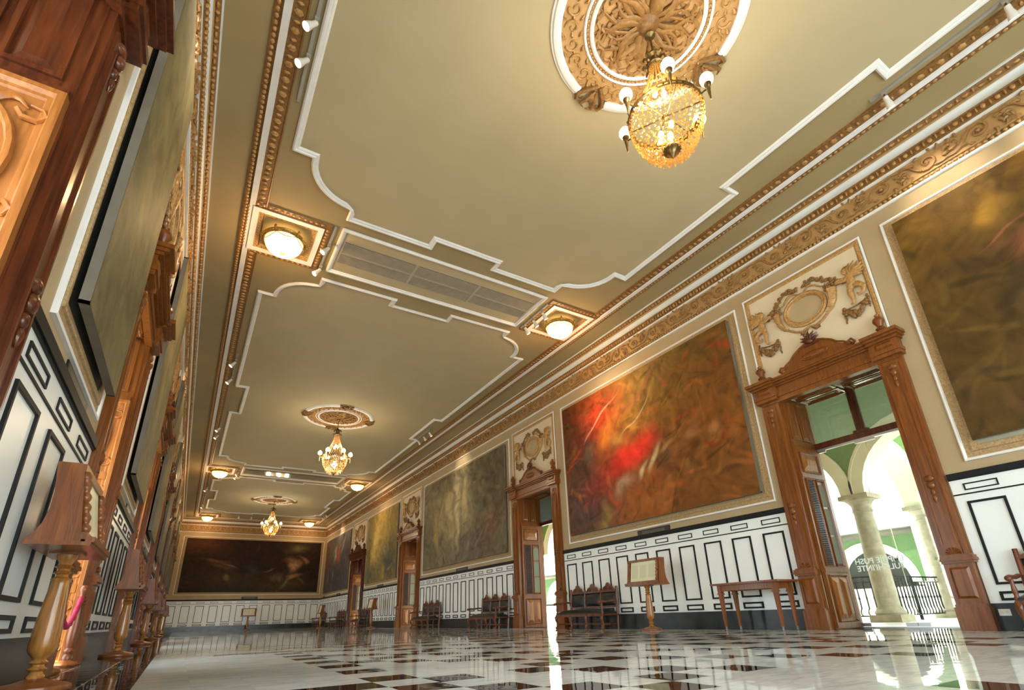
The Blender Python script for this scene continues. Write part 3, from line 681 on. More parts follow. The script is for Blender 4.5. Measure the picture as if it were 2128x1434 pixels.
def relief(loc, rz, half, top, label, group, bottom=4.36):
    root = empty('relief_panel', loc, rz); tag(root, label, 'relief panel', group)
    h = half; y = .0
    MB().box(-h, h, 0, .012, bottom, top).obj('panel_field', CREAM, root, 0)
    m = MB(); m.rect(-h, h, bottom - .02, top, [(0, 0), (0, .03), (-.015, .035), (-.035, .03), (-.04, .012)], 0); m.obj('outer_moulding', WHITE, root, 20)
    m = MB(); m.rect(-h + .045, h - .045, bottom, top - .045, [(0, .012), (0, .03), (-.02, .04), (-.055, .035), (-.075, .02), (-.08, .012)], 0)
    m.obj('gilt_border', GILT, root, 20)
    zc = 5.50
    E = lambda rx, rz_, n=28: [(rx * cos(t * 2 * pi / n), rz_ * sin(t * 2 * pi / n)) for t in range(n)]
    m = MB(); m.sweep(E(.41, .335), [(0, .012), (.0, .05), (-.03, .065), (-.06, .05), (-.075, .055), (-.095, .03), (-.10, .014)], lambda u, w, hh: (u, hh, zc + w))
    md = m.obj('medallion', GILT, root, 40)
    m = MB(); m.prism(E(.315, .245), .012, .02, 'y'); m.M = Matrix(); mm = MB(); mm.add([(x, yy, z + zc) for x, yy, z in m.v], m.f); tag(mm.obj('medallion_field', TAN, md, 0), 'plain tan oval')
    m = MB()                                                                 # sprays above, leaf scrolls below
    for sx in (-1, 1):
        m = MB()
        pts = [(sx * (.10 + .62 * u), .03, zc + .44 - .02 * u + .10 * sin(u * 5) * (1 - u) - .28 * u * u) for u in [i / 9 for i in range(10)]]
        m.tube(pts, .010, 5)
        for i, p in enumerate(pts):
            for k in range(6): m.ell((p[0] + rnd.uniform(-.045, .045), .035, p[2] + rnd.uniform(-.035, .045)), (.032, .02, .026), 6, 4)
        m.obj('foliage_spray', GILTD, root, 50); m = MB()
        m.tube([(sx * .05, .03, zc + .34), (sx * .16, .04, zc + .40), (sx * .27, .035, zc + .36), (sx * .36, .03, zc + .27), (sx * .43, .03, zc + .25), (sx * .44, .03, zc + .29)], [.012, .022, .02, .016, .016, .01], 6)
        m.obj('scroll', GILT, root, 50); m = MB()
        m.tube([(sx * .0, .03, zc - .37), (sx * .13, .04, zc - .42), (sx * .25, .035, zc - .37), (sx * .36, .03, zc - .28), (sx * .45, .03, zc - .22)], [.014, .026, .022, .02, .01], 6)
        m.obj('scroll', GILT, root, 50); m = MB()
        m.tube([(sx * .03, .03, zc - .4), (sx * .10, .04, zc - .48), (sx * .18, .03, zc - .46), (sx * .16, .03, zc - .42)], [.012, .018, .014, .008], 6)
        m.obj('leaf_scroll', GILTD, root, 50)
    for sx in (-1, 1):
        m = MB()                                                             # horn of plenty
        pts = [(sx * .36, .03, zc - .28), (sx * .44, .035, zc - .22), (sx * .50, .045, zc - .1), (sx * .525, .05, zc + .03), (sx * .53, .05, zc + .12)]
        m.tube(pts, [.016, .04, .062, .078, .092], 9, sq=.6)
        for i in range(5): p = pts[min(i, 4)]; m.tube([(p[0] - sx * (.03 + .012 * i), .085, p[2] + .02), (p[0] + sx * (.03 + .012 * i), .085, p[2] - .01)], .007, 4)
        hc = m.obj('cornucopia', GILT, root, 40); m = MB()
        for k in range(24): m.ell((sx * .53 + rnd.uniform(-.11, .11), .05 + rnd.uniform(-.01, .02), zc + .16 + rnd.uniform(-.03, .07)), (.03, .022, .028), 6, 4)
        m.obj('fruit', GILTD, hc, 50)
        c = bpy.data.objects.new('cherub', CHERUB); COL.objects.link(c); c.parent = root; c.location = (sx * .83, .052, zc - .37); c.scale = (sx * 1.16, .75, 1.1)
        m = MB()                                                             # wing and hair belong to the cherub
        for t in range(7):
            an = 1.75 - t * .33; l = .27 - .012 * abs(t - 1)
            m.tube([(.03, .03, .47), (.04 + l * .55 * cos(an), .05, .47 + l * .5 * sin(an)), (.05 + l * .8 * cos(an - .25), .04, .47 + l * .85 * sin(an - .05))], [.022, .036, .012], 6, sq=.6)
        m.obj('wing', GILT, c, 50); m = MB()
        for k in range(14): a = k * .55; m.ell((-.012 + .048 * cos(a) + .012, .03 + .01 * sin(k), .615 + .042 * sin(a) * (1 if sin(a) > 0 else .4)), .018, 6, 4)
        m.obj('hair', GILTD, c, 50); m = MB()
        pts = [(sx * (.62 + .34 * u), .03, zc - .41 - .13 * sin(pi * u)) for u in [i / 10 for i in range(11)]]
        for i, p in enumerate(pts):
            for k in range(5): m.ell((p[0] + rnd.uniform(-.02, .02), .03 + .008 * k, p[2] + rnd.uniform(-.045, .045)), (.034, .026, .032 + .02 * sin(pi * i / 10)), 6, 4)
        m.tube([(sx * .6, .03, zc - .40), (sx * .8, .035, zc - .40), (sx * .97, .03, zc - .36)], .014, 5)
        for x, z in ((.60, zc - .42), (1.0, zc - .30)):
            for k in range(5): m.ell((sx * (x + .012 * (k % 2)), .028, z - .05 * k), (.026 - .003 * k, .02, .032), 6, 4)
        m.obj('garland', GILTD, root, 50)
    return root
nm = ['lettered glass doorway', 'doorway past the red painting', 'doorway before the gold painting', 'dark doorway past the gold painting']
for i, (a, b) in enumerate(RD): relief((W, (a + b) / 2, 0), RR, (b - a) / 2 - .06, 6.31, 'cream relief panel with gilt cherubs and oval over the ' + nm[i], 'relief panels over the courtyard doors')
om = ['nearest carved doorway beside the first lectern', 'roped doorway behind the first lectern', 'doorway behind the second lectern', 'fourth doorway of the lectern wall', 'fifth doorway of the lectern wall', 'sixth doorway of the lectern wall', 'seventh doorway of the lectern wall', 'last doorway of the lectern wall']
om[0] = 'dark carved doorway beside the first lectern'
for i, (a, b) in enumerate(LD): relief((LW, (a + b) / 2, 0), RL, (b - a) / 2 - .03, 6.31, 'narrow gilt relief panel over the ' + om[i], 'relief panels over the lectern wall doors')
# ------------------------------------------------------------------ paintings
import numpy as np
def canvas_colours(nu, nv, base, blobs, seed, n, palette, size, dirn, alpha=.5):
    """loose painterly patches over a ground; u from the picture's own left, v from its top"""
    g = np.random.RandomState(seed)
    u, v = np.meshgrid(np.linspace(0, 1, nu + 1), np.linspace(0, 1, nv + 1)); u0, v0 = u, v
    for q in range(14):                                                      # ragged, brushed outlines
        fx, fy = g.uniform(-1, 1, 2) * (6 + 4 * q); am = .16 / (6 + 4 * q); u = u + am * np.sin(fx * u0 + fy * v0 + g.uniform(0, 6)); v = v + am * np.cos(fy * u0 - fx * v0 + g.uniform(0, 6))
    img = np.zeros((nv + 1, nu + 1, 3)) + np.array(base)
    asp = nu / nv
    def blob(c, ru, rv, rot, col, al, p=1.0):
        nonlocal img
        du, dv = (u - c[0]) * asp, (v - c[1]); a = du * cos(rot) + dv * sin(rot); b = -du * sin(rot) + dv * cos(rot)
        k = al * np.exp(-((a / (ru * asp)) ** 2 + (b / rv) ** 2) ** p); img = img * (1 - k[..., None]) + np.array(col) * k[..., None]
    for B in blobs[0]: blob(*B)
    for i in range(n):
        c = g.uniform(-.02, 1.02, 2); iu, iv = min(max(int(c[0] * nu), 0), nu), min(max(int(c[1] * nv), 0), nv)
        col = img[iv, iu] * g.uniform(.45, 1.6) if g.rand() < .75 else np.array(palette[g.randint(len(palette))]) * g.uniform(.5, 1.1)
        blob(c, g.uniform(.3, 1.6) * size, g.uniform(.12, .55) * size, dirn + g.normal(0, .8), col, alpha * g.uniform(.5, 1), 2.2)
    for B in blobs[1]: blob(*B)
    return np.clip(img, .002, .9)
def canvas(root, w, z0, z1, y, d, cols, nu, nv, right_first):
    """the painted cloth on its stretcher, standing d off the wall"""
    def P(i, j): return (-w / 2 + w * i, y, z1 - (z1 - z0) * j)
    m = MB(); m.grid(P, nu, nv); me = m.mesh('canvas', OIL, 0)
    at = me.color_attributes.new('Col', 'FLOAT_COLOR', 'POINT')
    c = cols[:, ::-1] if right_first else cols
    at.data.foreach_set('color', np.concatenate([c.reshape(-1, 3), np.ones((c.shape[0] * c.shape[1], 1))], 1).ravel())
    o = bpy.data.objects.new('canvas', me); COL.objects.link(o); o.parent = root
    m = MB(); e = .002
    for a in ((-w / 2, -w / 2 + .02, z0, z1), (w / 2 - .02, w / 2, z0, z1), (-w / 2, w / 2, z0, z0 + .02), (-w / 2, w / 2, z1 - .02, z1)): m.box(a[0], a[1], y - d, y - e, a[2], a[3])
    m.box(-w / 2 + .02, w / 2 - .02, y - d, y - d + .01, z0 + .02, z1 - .02)
    m.obj('stretcher', CEDGE, root, 0)
def frame(root, x0, x1, z0, z1, mount=None):
    m = MB(); m.rect(x0, x1, z0, z1, [(0, 0), (0, .03), (-.012, .036), (-.03, .03), (-.035, .015), (-.04, .012)], 0); m.obj('white_moulding', WHITE, root, 20)
    m = MB(); m.rect(x0 + .04, x1 - .04, z0 + .04, z1 - .04, [(0, .004), (0, .012), (-.07, .014), (-.075, .03), (-.09, .034), (-.125, .03), (-.15, .02), (-.155, .004)], 0); m.obj('gilt_frame', FRAMEG, root, 20)
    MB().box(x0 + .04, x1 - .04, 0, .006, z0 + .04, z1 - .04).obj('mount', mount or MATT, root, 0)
FRAMEG = mat('stippled_gilt', (.44, .30, .15), .6, 0, (.30, .185, .075), 45, .35, 80)
def painting(wall, a, b, z0, z1, cv, label, cols, nu, nv, y=.10, d=.05, group=None):
    loc, rz = {'R': ((W, (a + b) / 2, 0), RR), 'L': ((LW, (a + b) / 2, 0), RL), 'F': (((a + b) / 2, D, 0), RF)}[wall]
    root = empty('painting', loc, rz); tag(root, label, 'painting', group)
    frame(root, -(b - a) / 2, (b - a) / 2, z0, z1, SHADE if wall == 'L' else None)  # lectern-wall mounts coloured dark as the shadow gap behind the canvas
    canvas(root, cv[1] - cv[0], cv[2], cv[3], y, d, cols, nu, nv, wall != 'X')
    for ch in root.children:
        if ch.name.split('.')[0] in ('canvas', 'stretcher'): ch.location.x = (cv[0] + cv[1]) / 2 - (a + b) / 2 if wall == 'R' else 0
    return root
# red battle picture: crimson flame and drapery in a brown crowd
red = ([((.72, .05), .45, .25, 0, (.10, .075, .018), .9), ((.5, .2), .25, .22, -.5, (.34, .20, .03), .85), ((.25, .22), .17, .25, -.6, (.62, .045, .015), .95), ((.05, .1), .1, .3, 0, (.07, .025, .012), .8),
         ((.80, .45), .3, .35, .1, (.20, .075, .014), .9), ((.62, .3), .2, .12, 0, (.24, .12, .02), .7), ((.15, .45), .14, .25, .2, (.055, .028, .018), .9), ((.1, .8), .2, .25, .6, (.07, .055, .055), .9),
         ((.5, .85), .28, .2, -.5, (.30, .10, .025), .9), ((.85, .85), .25, .25, .2, (.19, .075, .016), .9), ((.3, .62), .2, .12, -.3, (.22, .03, .025), .9), ((.62, .6), .07, .12, 0, (.08, .045, .02), .85)],
        [((.47, .53), .13, .085, -.45, (.70, .035, .02), .92, 1.5), ((.33, .36), .09, .06, -.7, (.55, .17, .025), .85, 1.4), ((.41, .42), .05, .04, .3, (.45, .2, .05), .8, 1.4), ((.55, .63), .075, .02, -.95, (.52, .40, .20), .9, 1.6),
         ((.47, .69), .05, .016, -.8, (.50, .37, .2), .85, 1.6), ((.38, .73), .06, .03, -.6, (.40, .25, .16), .7, 1.4), ((.17, .43), .045, .06, 0, (.16, .10, .06), .7, 1.5), ((.27, .21), .14, .008, -.66, (.75, .40, .22), .85, 2), ((.55, .13), .17, .012, -.5, (.30, .10, .04), .85, 2),
         ((.53, .28), .12, .005, -.78, (.55, .38, .18), .85, 2), ((.75, .55), .03, .035, 0, (.38, .17, .06), .75, 1.6), ((.85, .56), .03, .035, 0, (.40, .18, .06), .75, 1.6), ((.64, .56), .05, .02, -.5, (.42, .2, .06), .6, 1.6), ((.22, .9), .03, .12, .3, (.28, .19, .06), .7, 1.5)])
painting('R', 5.42, 11.65, 2.17, 6.26, (5.63, 11.47, 2.37, 6.10), 'large red and amber painting of a struggling crowd, hung between two courtyard doorways',
         canvas_colours(260, 180, (.14, .055, .014), red, 3, 900, [(.42, .13, .03), (.04, .02, .012), (.3, .15, .04), (.5, .06, .02), (.03, .018, .01)], .042, -.55), 260, 180)
drk = ([((.2, .1), .35, .2, -.4, (.20, .105, .016), .9), ((.12, .5), .12, .6, 0, (.10, .055, .012), .9), ((.45, .45), .25, .25, .2, (.045, .032, .022), .95), ((.35, .8), .2, .25, 0, (.055, .045, .022), .9), ((.6, .75), .25, .2, 0, (.16, .10, .02), .9), ((.8, .3), .3, .4, 0, (.12, .07, .02), .9)],
        [((.20, .16), .035, .045, .4, (.42, .23, .03), .7, 1.1), ((.36, .12), .07, .05, -.3, (.26, .19, .08), .8, 1.4), ((.22, .26), .08, .006, -.5, (.28, .10, .05), .8, 2), ((.27, .3), .07, .03, -.5, (.34, .12, .06), .8, 1.5), ((.3, .56), .12, .02, -.15, (.26, .09, .06), .85, 1.7), ((.22, .55), .02, .1, .3, (.2, .1, .04), .6, 1.5), ((.42, .72), .06, .12, .2, (.22, .13, .02), .8, 1.4), ((.38, .9), .05, .06, 0, (.24, .16, .03), .7, 1.4)])
painting('R', -3.65, 2.58, 2.17, 6.30, (-3.45, 2.40, 2.42, 6.14), 'huge dark brown and ochre painting beside the lettered glass doorway, over the cut-off bench',
         canvas_colours(220, 150, (.09, .05, .013), drk, 5, 600, [(.2, .12, .03), (.03, .025, .02), (.14, .06, .03), (.02, .015, .01)], .05, -.3), 220, 150)
oliv = ([((.3, .4), .2, .5, 0, (.30, .235, .12), .85), ((.55, .35), .1, .5, 0, (.33, .27, .15), .7), ((.9, .3), .2, .5, 0, (.10, .085, .05), .9), ((.5, .05), .5, .15, 0, (.12, .105, .07), .8), ((.85, .75), .12, .2, 0, (.17, .085, .045), .8), ((.1, .7), .12, .3, 0, (.12, .10, .055), .8), ((.6, .85), .3, .2, 0, (.12, .10, .085), .7)],
         [((.47, .5), .03, .35, .06, (.55, .45, .25), .8, 1.6), ((.38, .45), .035, .3, -.1, (.50, .39, .19), .8, 1.6), ((.56, .4), .03, .25, .05, (.46, .37, .2), .7, 1.6), ((.2, .6), .03, .25, .1, (.40, .27, .09), .7, 1.6), ((.3, .3), .02, .2, .3, (.36, .28, .15), .6, 1.6), ((.45, .35), .09, .02, -.4, (.2, .16, .1), .8, 1.6), ((.56, .62), .12, .006, -.12, (.12, .1, .06), .7, 2)])
painting('R', 14.75, 22.55, 2.15, 6.24, (14.98, 22.3, 2.33, 6.08), 'olive and pale ochre painting of streaked columns, above two benches between doorways',
         canvas_colours(150, 100, (.17, .14, .085), oliv, 8, 420, [(.35, .28, .15), (.06, .055, .045), (.25, .19, .09)], .05, 1.45, .6), 150, 100)
gold = ([((.35, .35), .2, .5, 0, (.45, .30, .06), .9), ((.7, .25), .25, .35, 0, (.30, .21, .05), .85), ((.75, .75), .25, .3, 0, (.055, .065, .06), .9), ((.1, .6), .15, .4, 0, (.13, .115, .045), .8), ((.25, .9), .2, .15, 0, (.07, .085, .07), .85)],
         [((.33, .45), .09, .25, 0, (.58, .41, .13), .75, 1.3), ((.22, .65), .05, .15, 0, (.55, .38, .07), .7, 1.4), ((.6, .9), .05, .12, 0, (.33, .24, .05), .7, 1.4), ((.35, .42), .12, .005, -.2, (.2, .14, .04), .7, 2), ((.35, .55), .12, .005, -.2, (.2, .14, .04), .7, 2)])
painting('R', 25.75, 31.5, 2.15, 6.24, (25.9, 31.25, 2.32, 6.08), 'gold and blue-grey painting with a glowing yellow pillar',
         canvas_colours(110, 80, (.22, .16, .05), gold, 9, 320, [(.5, .36, .1), (.05, .06, .055), (.3, .22, .06)], .05, 1.4), 110, 80)
grey = ([((.4, .3), .25, .2, 0, (.16, .14, .11), .8), ((.5, .8), .4, .3, 0, (.06, .05, .055), .9), ((.1, .3), .1, .4, 0, (.16, .07, .04), .7)],
         [((.58, .38), .07, .12, .2, (.50, .08, .04), .85, 1.4), ((.44, .36), .05, .12, 0, (.50, .42, .33), .8, 1.4), ((.34, .3), .05, .1, 0, (.16, .20, .09), .7, 1.4), ((.73, .22), .03, .15, .3, (.42, .36, .3), .7, 1.5), ((.42, .7), .02, .12, .3, (.4, .36, .33), .6, 1.5), ((.2, .7), .02, .1, -.2, (.3, .22, .18), .6, 1.5)])
painting('R', 35.0, 42.3, 2.15, 6.24, (35.2, 42.0, 2.32, 6.08), 'dark grey painting with red, white and green patches, beside the end wall',
         canvas_colours(100, 70, (.09, .075, .07), grey, 12, 380, [(.3, .25, .22), (.03, .03, .03), (.25, .1, .06)], .045, 1.5), 100, 70)
end = ([((.15, .1), .2, .15, 0, (.075, .022, .01), .8), ((.3, .8), .3, .2, 0, (.05, .035, .02), .8), ((.75, .85), .2, .15, 0, (.075, .05, .02), .8), ((.8, .12), .07, .06, 0, (.11, .095, .03), .8)],
        [((.80, .45), .035, .14, -.1, (.36, .20, .11), .85, 1.6), ((.855, .33), .018, .07, -.4, (.27, .15, .08), .7, 1.6), ((.76, .36), .025, .04, 0, (.12, .03, .02), .8, 1.6), ((.80, .69), .06, .035, -.2, (.30, .17, .07), .8, 1.6), ((.72, .80), .09, .03, -.9, (.16, .12, .06), .75, 1.6), ((.88, .78), .05, .025, .9, (.16, .11, .06), .7, 1.6), ((.67, .7), .04, .1, .2, (.11, .09, .05), .7, 1.4),
         ((.22, .42), .1, .035, .1, (.14, .065, .03), .8, 1.6), ((.27, .53), .09, .05, .2, (.10, .055, .03), .8, 1.5), ((.33, .5), .05, .02, .4, (.22, .13, .08), .7, 1.6), ((.30, .74), .025, .06, -.3, (.22, .14, .07), .7, 1.6), ((.5, .55), .05, .1, 0, (.05, .04, .03), .7, 1.4), ((.6, .55), .05, .012, -.4, (.14, .1, .07), .7, 1.8)])
painting('F', -.6, 8.92, 2.33, 6.28, (-.42, 8.62, 2.50, 6.14), 'near-black painting with a pale standing figure, filling the end wall',
         canvas_colours(170, 80, (.024, .013, .008), end, 15, 160, [(.07, .04, .02), (.015, .01, .008)], .05, .2, .4), 170, 80, .06, .05)
LP = [(3.72, 5.8), (8.55, 11.1), (13.95, 16.6), (19.4, 22.0), (24.8, 27.4), (30.2, 32.8), (35.6, 38.2), (40.9, 42.6)]
LN = ['first lectern', 'second lectern', 'third lectern', 'fourth lectern', 'fifth lectern', 'sixth lectern', 'seventh bay of that wall', 'corner at the end wall']
for i, (a, b) in enumerate(LP):
    wv = ([((.5, .4), .6, .3, 0, (.20, .165, .075), .8), ((.2, .8), .4, .3, 0, (.13, .115, .06), .8)], [((.4, .55), .3, .05, 1.5, (.27, .21, .09), .5, 1.2)])
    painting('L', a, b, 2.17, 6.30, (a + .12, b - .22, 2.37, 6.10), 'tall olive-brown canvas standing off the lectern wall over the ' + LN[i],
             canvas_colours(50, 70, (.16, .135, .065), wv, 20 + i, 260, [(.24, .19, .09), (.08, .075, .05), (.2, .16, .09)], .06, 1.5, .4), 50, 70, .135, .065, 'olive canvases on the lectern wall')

# ------------------------------------------------------------------ plaques under the pictures
def plaque(loc, rz, w, h, label, grp='dark plaques under the paintings'):
    r = empty('plaque', loc, rz); tag(r, label, 'plaque', grp)
    p = MB().box(-w / 2, w / 2, 0, .012, 0, h).obj('plate', BLACK, r, 0); MB().box(-w / 2 + .015, w / 2 - .015, .012, .016, .012, h - .012).obj('inscription', ENGRAVE, r, 0)
    return r
plaque((W, 8.5, 1.975), RR, 1.0, .17, 'dark engraved plaque under the red painting'); plaque((W, 18.52, 1.975), RR, 1.0, .17, 'dark plaque under the olive painting of columns')
plaque((W, 28.5, 1.975), RR, 1.0, .17, 'dark plaque under the gold and blue-grey painting'); plaque((W, 37.6, 1.975), RR, 1.0, .17, 'dark plaque under the grey corner painting')
plaque((4.12, D, 2.035), RF, 1.05, .17, 'dark plaque under the near-black painting on the end wall'); plaque((W, 41.9, 1.975), RR, .55, .165, 'small dark plaque beside the corner of the end wall')
for i, (a, b) in enumerate(LP[:4]): plaque((LW, (a + b) / 2 + (.1 if i == 0 else .3), 1.985), RL, .95 if i == 0 else .7, .17, 'dark plaque on the lectern wall below the canvas over the ' + LN[i].split(',')[0])
# ------------------------------------------------------------------ benches
def make_bench():
    r = empty('bench'); Lh = .93
    m = MB()                                                                 # a pad that swells in the middle
    def P(i, j):
        x = -Lh + .03 + (2 * Lh - .06) * i; y = .06 + .50 * j; e = min(i, 1 - i) * 2 * Lh; f = min(j, 1 - j) * .5
        return (x, y, .375 + .07 * (1 - math.exp(-e / .07)) * (1 - math.exp(-f / .06)) + .02 * sin(pi * i) * sin(pi * j))
    m.grid(P, 36, 14); m.box(-Lh + .03, Lh - .03, .06, .56, .335, .378); m.obj('seat', LEATHER, r, 60)
    m = MB(); m.box(-Lh, Lh, .04, .555, .30, .335); m.box(-Lh + .02, Lh - .02, .545, .575, .285, .345); m.obj('seat_rail', WOODB, r, 20)
    ps = [-Lh + .035, -.31, .31, Lh - .035]
    for i, x in enumerate(ps):
        m = MB(); w = .035 if i in (0, 3) else .026
        m.tube([(x, .085, 0), (x, .075, .2), (x, .06, .38), (x, .04, .7), (x, .025, .96 if i in (0, 3) else .93)], [w * .8, w * .9, w, w * .9, w * .8], 8)
        m.obj('rear_leg', WOODB, r, 40)
        m = MB()                                                             # cabriole front leg with scroll knee and paw
        m.tube([(x, .53, .33), (x, .575, .27), (x, .565, .2), (x, .525, .12), (x, .535, .06), (x, .56, .0)], [.036, .042, .034, .022, .024, .034], 8)
        m.ell((x, .575, .03), (.035, .04, .03), 8, 5); m.ell((x, .59, .255), (.03, .022, .04), 7, 5); m.obj('front_leg', WOODB, r, 45)
    for a, b in ((-Lh + .06, -.335), (-.285, .285), (.335, Lh - .06)):
        m = MB(); c = (a + b) / 2; hw = (b - a) / 2
        def Q(i, j):
            x = a + (b - a) * i; z = .52 + .32 * j; e = min(i, 1 - i) * (b - a); f = min(j, 1 - j) * .32
            return (x, .055 + .045 * (1 - math.exp(-e / .05)) * (1 - math.exp(-f / .05)) - .03 * j, z)
        m.grid(Q, 14, 10); m.obj('back_pad', LEATHER, r, 60)
        m = MB(); q = [(-hw, .845), (-hw, .88), (-hw * .72, .90), (-hw * .58, .96), (-hw * .3, .985), (-hw * .2, 1.035), (0, 1.06), (hw * .2, 1.035), (hw * .3, .985), (hw * .58, .96), (hw * .72, .90), (hw, .88), (hw, .845)]
        m.prism([(c + x, z) for x, z in q], .02, .05, 'y')
        for t in range(3):
            rr = .045 + .03 * t; m.tube([(c + rr * cos(k * pi / 6) * 1.3, .052, .88 + rr * sin(k * pi / 6)) for k in range(7)], .010, 5)
        for sx in (-1, 1): m.tube([(c + sx * hw * (.35 + .4 * u), .052, .89 + .05 * sin(u * 4)) for u in (0, .25, .5, .75, 1)], [.006, .014, .016, .012, .005], 5)
        m.obj('crest', WOODB, r, 40)
        MB().box(a - .03, b + .03, .025, .065, .835, .855).obj('back_rail', WOODB, r, 20); MB().box(a - .03, b + .03, .045, .085, .485, .52).obj('back_rail', WOODB, r, 20)
    for sx in (-1, 1):
        x = sx * (Lh - .035)
        m = MB(); m.tube([(x, .04, .625), (x, .2, .635), (x, .38, .61), (x, .52, .615), (x, .60, .60)], [.022, .028, .03, .034, .03], 8, sq=.7); m.ell((x, .605, .595), (.036, .03, .034), 8, 6); m.obj('armrest', WOODB, r, 45)
        m = MB(); m.lathe([(.026, .335), (.034, .37), (.02, .4), (.026, .43), (.03, .46), (.02, .52), (.024, .57), (.02, .6)], 9, (x, .53, 0)); m.obj('arm_support', WOODB, r, 45)
        m = MB(); m.bar((x, .09, .11), (x, .54, .11), .03); m.obj('side_stretcher', WOODB, r, 0)
    m = MB(); m.box(-Lh + .06, Lh - .06, .30, .335, .095, .135); m.obj('stretcher', WOODB, r, 0)
    return r
bench = make_bench()
BN = [(1.5, 'carved bench with black leather seat nearest the camera, beside the lettered glass doorway'), (10.75, 'carved three-seat black leather bench beside the lectern and under the red painting'), (15.8, 'carved black leather bench close to the second courtyard doorway, under the olive painting'), (21.2, 'carved black leather bench by the third courtyard doorway, under the olive painting'),
      (30.9, 'dark bench standing before the dark doorway, beside the far lectern'), (36.0, 'dark three-seat bench under the grey corner painting, beside its lectern'), (41.2, 'last dark bench, in the corner by the end wall')]
BN[0] = (1.5, 'carved black leather bench beyond the lettered glass doorway, cut off by the picture edge')
for i, (y, l) in enumerate(BN):
    o = bench if i == 0 else copy_tree(bench)
    o.location = (W - .055, y, 0); o.rotation_euler = (0, 0, RR); tag(o, l, 'bench', 'carved leather benches along the courtyard wall')

# ------------------------------------------------------------------ lecterns
def make_lectern():
    r = empty('lectern'); hw = .45
    m = MB(); m.lathe([(.20, 0), (.205, .012), (.20, .03), (.17, .042), (.12, .05), (.085, .06), (.05, .075)], 24); m.obj('base', WOODR, r, 40)
    m = MB(); m.lathe([(.046, .06), (.052, .085), (.036, .105), (.034, .115), (.058, .128), (.036, .145), (.034, .155), (.056, .168), (.036, .183), (.04, .195), (.055, .21), (.074, .235), (.080, .27), (.078, .34), (.070, .46), (.060, .58), (.052, .655), (.052, .675), (.062, .69), (.036, .705), (.034, .715), (.06, .73), (.036, .745), (.034, .755), (.058, .77), (.036, .785), (.04, .80), (.06, .83), (.06, .865)], 18); m.obj('post', WOODY, r, 40)
    m = MB(); m.box(-hw - .03, hw + .03, -.16, .17, .865, .89); m.box(-.1, .1, -.09, .09, .85, .866); m.obj('bottom_board', WOODR, r, 0)
    prof = [(-.17, .885), (-.13, .93), (-.10, 1.0), (-.085, 1.09), (-.085, 1.2), (-.10, 1.32), (-.11, 1.40), (.02, 1.40), (.035, 1.36), (.115, .885)]
    for sx in (-1, 1):
        m = MB(); m.prism(prof, sx * (hw - .012), sx * (hw + .018), 'x'); m.bar((sx * (hw + .019), -.03, 1.36), (sx * (hw + .019), .05, .95), .006, .010); m.obj('side_panel', WOODR, r, 30)
    def F(z): return .125 - .10 * (z - .885) / .515                           # sloping front plane
    m = MB()
    m.bar((-hw, F(1.375) - .01, 1.375), (hw, F(1.375) - .01, 1.375), .045, .05); m.bar((-hw - .02, .16, .905), (hw + .02, .16, .905), .05, .035); m.bar((-hw, F(.93), .93), (hw, F(.93), .93), .04, .045)
    m.add([(-hw + .01, F(.93) - .03, .93), (hw - .01, F(.93) - .03, .93), (hw - .01, F(1.37) - .03, 1.37), (-hw + .01, F(1.37) - .03, 1.37)], [(0, 1, 2, 3)]); m.obj('front_frame', WOODR, r, 0)
    for sx in (-1, 1):
        m = MB(); n = 26; pr = []
        pts = [(sx * (hw - .045), F(.945 + .41 * i / n) + .006, .945 + .41 * i / n) for i in range(n + 1)]
        m.tube(pts, [.016 + .016 * abs(sin(i * pi / 4.33)) for i in range(n + 1)], 9); m.obj('spindle', WOODR, r, 45)
    m = MB(); a, b = hw - .085, .0
    m.add([(-a, F(.955) - .02, .955), (a, F(.955) - .02, .955), (a, F(1.35) - .02, 1.35), (-a, F(1.35) - .02, 1.35), (-a, F(.955) - .006, .955), (a, F(.955) - .006, .955), (a, F(1.35) - .006, 1.35), (-a, F(1.35) - .006, 1.35)], [(3, 2, 1, 0), (4, 5, 6, 7), (0, 1, 5, 4), (1, 2, 6, 5), (2, 3, 7, 6), (3, 0, 4, 7)])
    tag(m.obj('text_sheet', SHEET, r, 0), 'cream printed sheet in three columns')
    return r
lect = make_lectern()
LC = [(8.30, 8.2, RR, 'turned wooden lectern with cream text sheet between the bench and the table'), (8.30, 27.4, RR, 'wooden lectern with cream sheet under the gold and blue-grey painting'), (8.05, 37.75, RR, 'wooden lectern with cream sheet under the grey corner painting'), (4.15, 42.45, RF, 'small wooden lectern with cream sheet standing against the end wall'),
      (-.735, 4.78, RL, 'large side-on wooden lectern with honey-coloured turned post, close to the camera'), (-.66, 9.6, RL, 'second side-on lectern along the lectern wall, past the roped doorway'), (-.64, 15.4, RL, 'third side-on lectern along the lectern wall'), (-.64, 21.3, RL, 'fourth side-on lectern along the lectern wall'), (-.62, 27.0, RL, 'fifth side-on lectern along the lectern wall'), (-.6, 33.5, RL, 'sixth and last lectern along the lectern wall, before the end wall')]
for i, (x, y, rz, l) in enumerate(LC):
    o = lect if i == 0 else copy_tree(lect)
    o.location = (x, y, 0); o.rotation_euler = (0, 0, rz); tag(o, l, 'lectern', 'turned wooden lecterns around the hall')

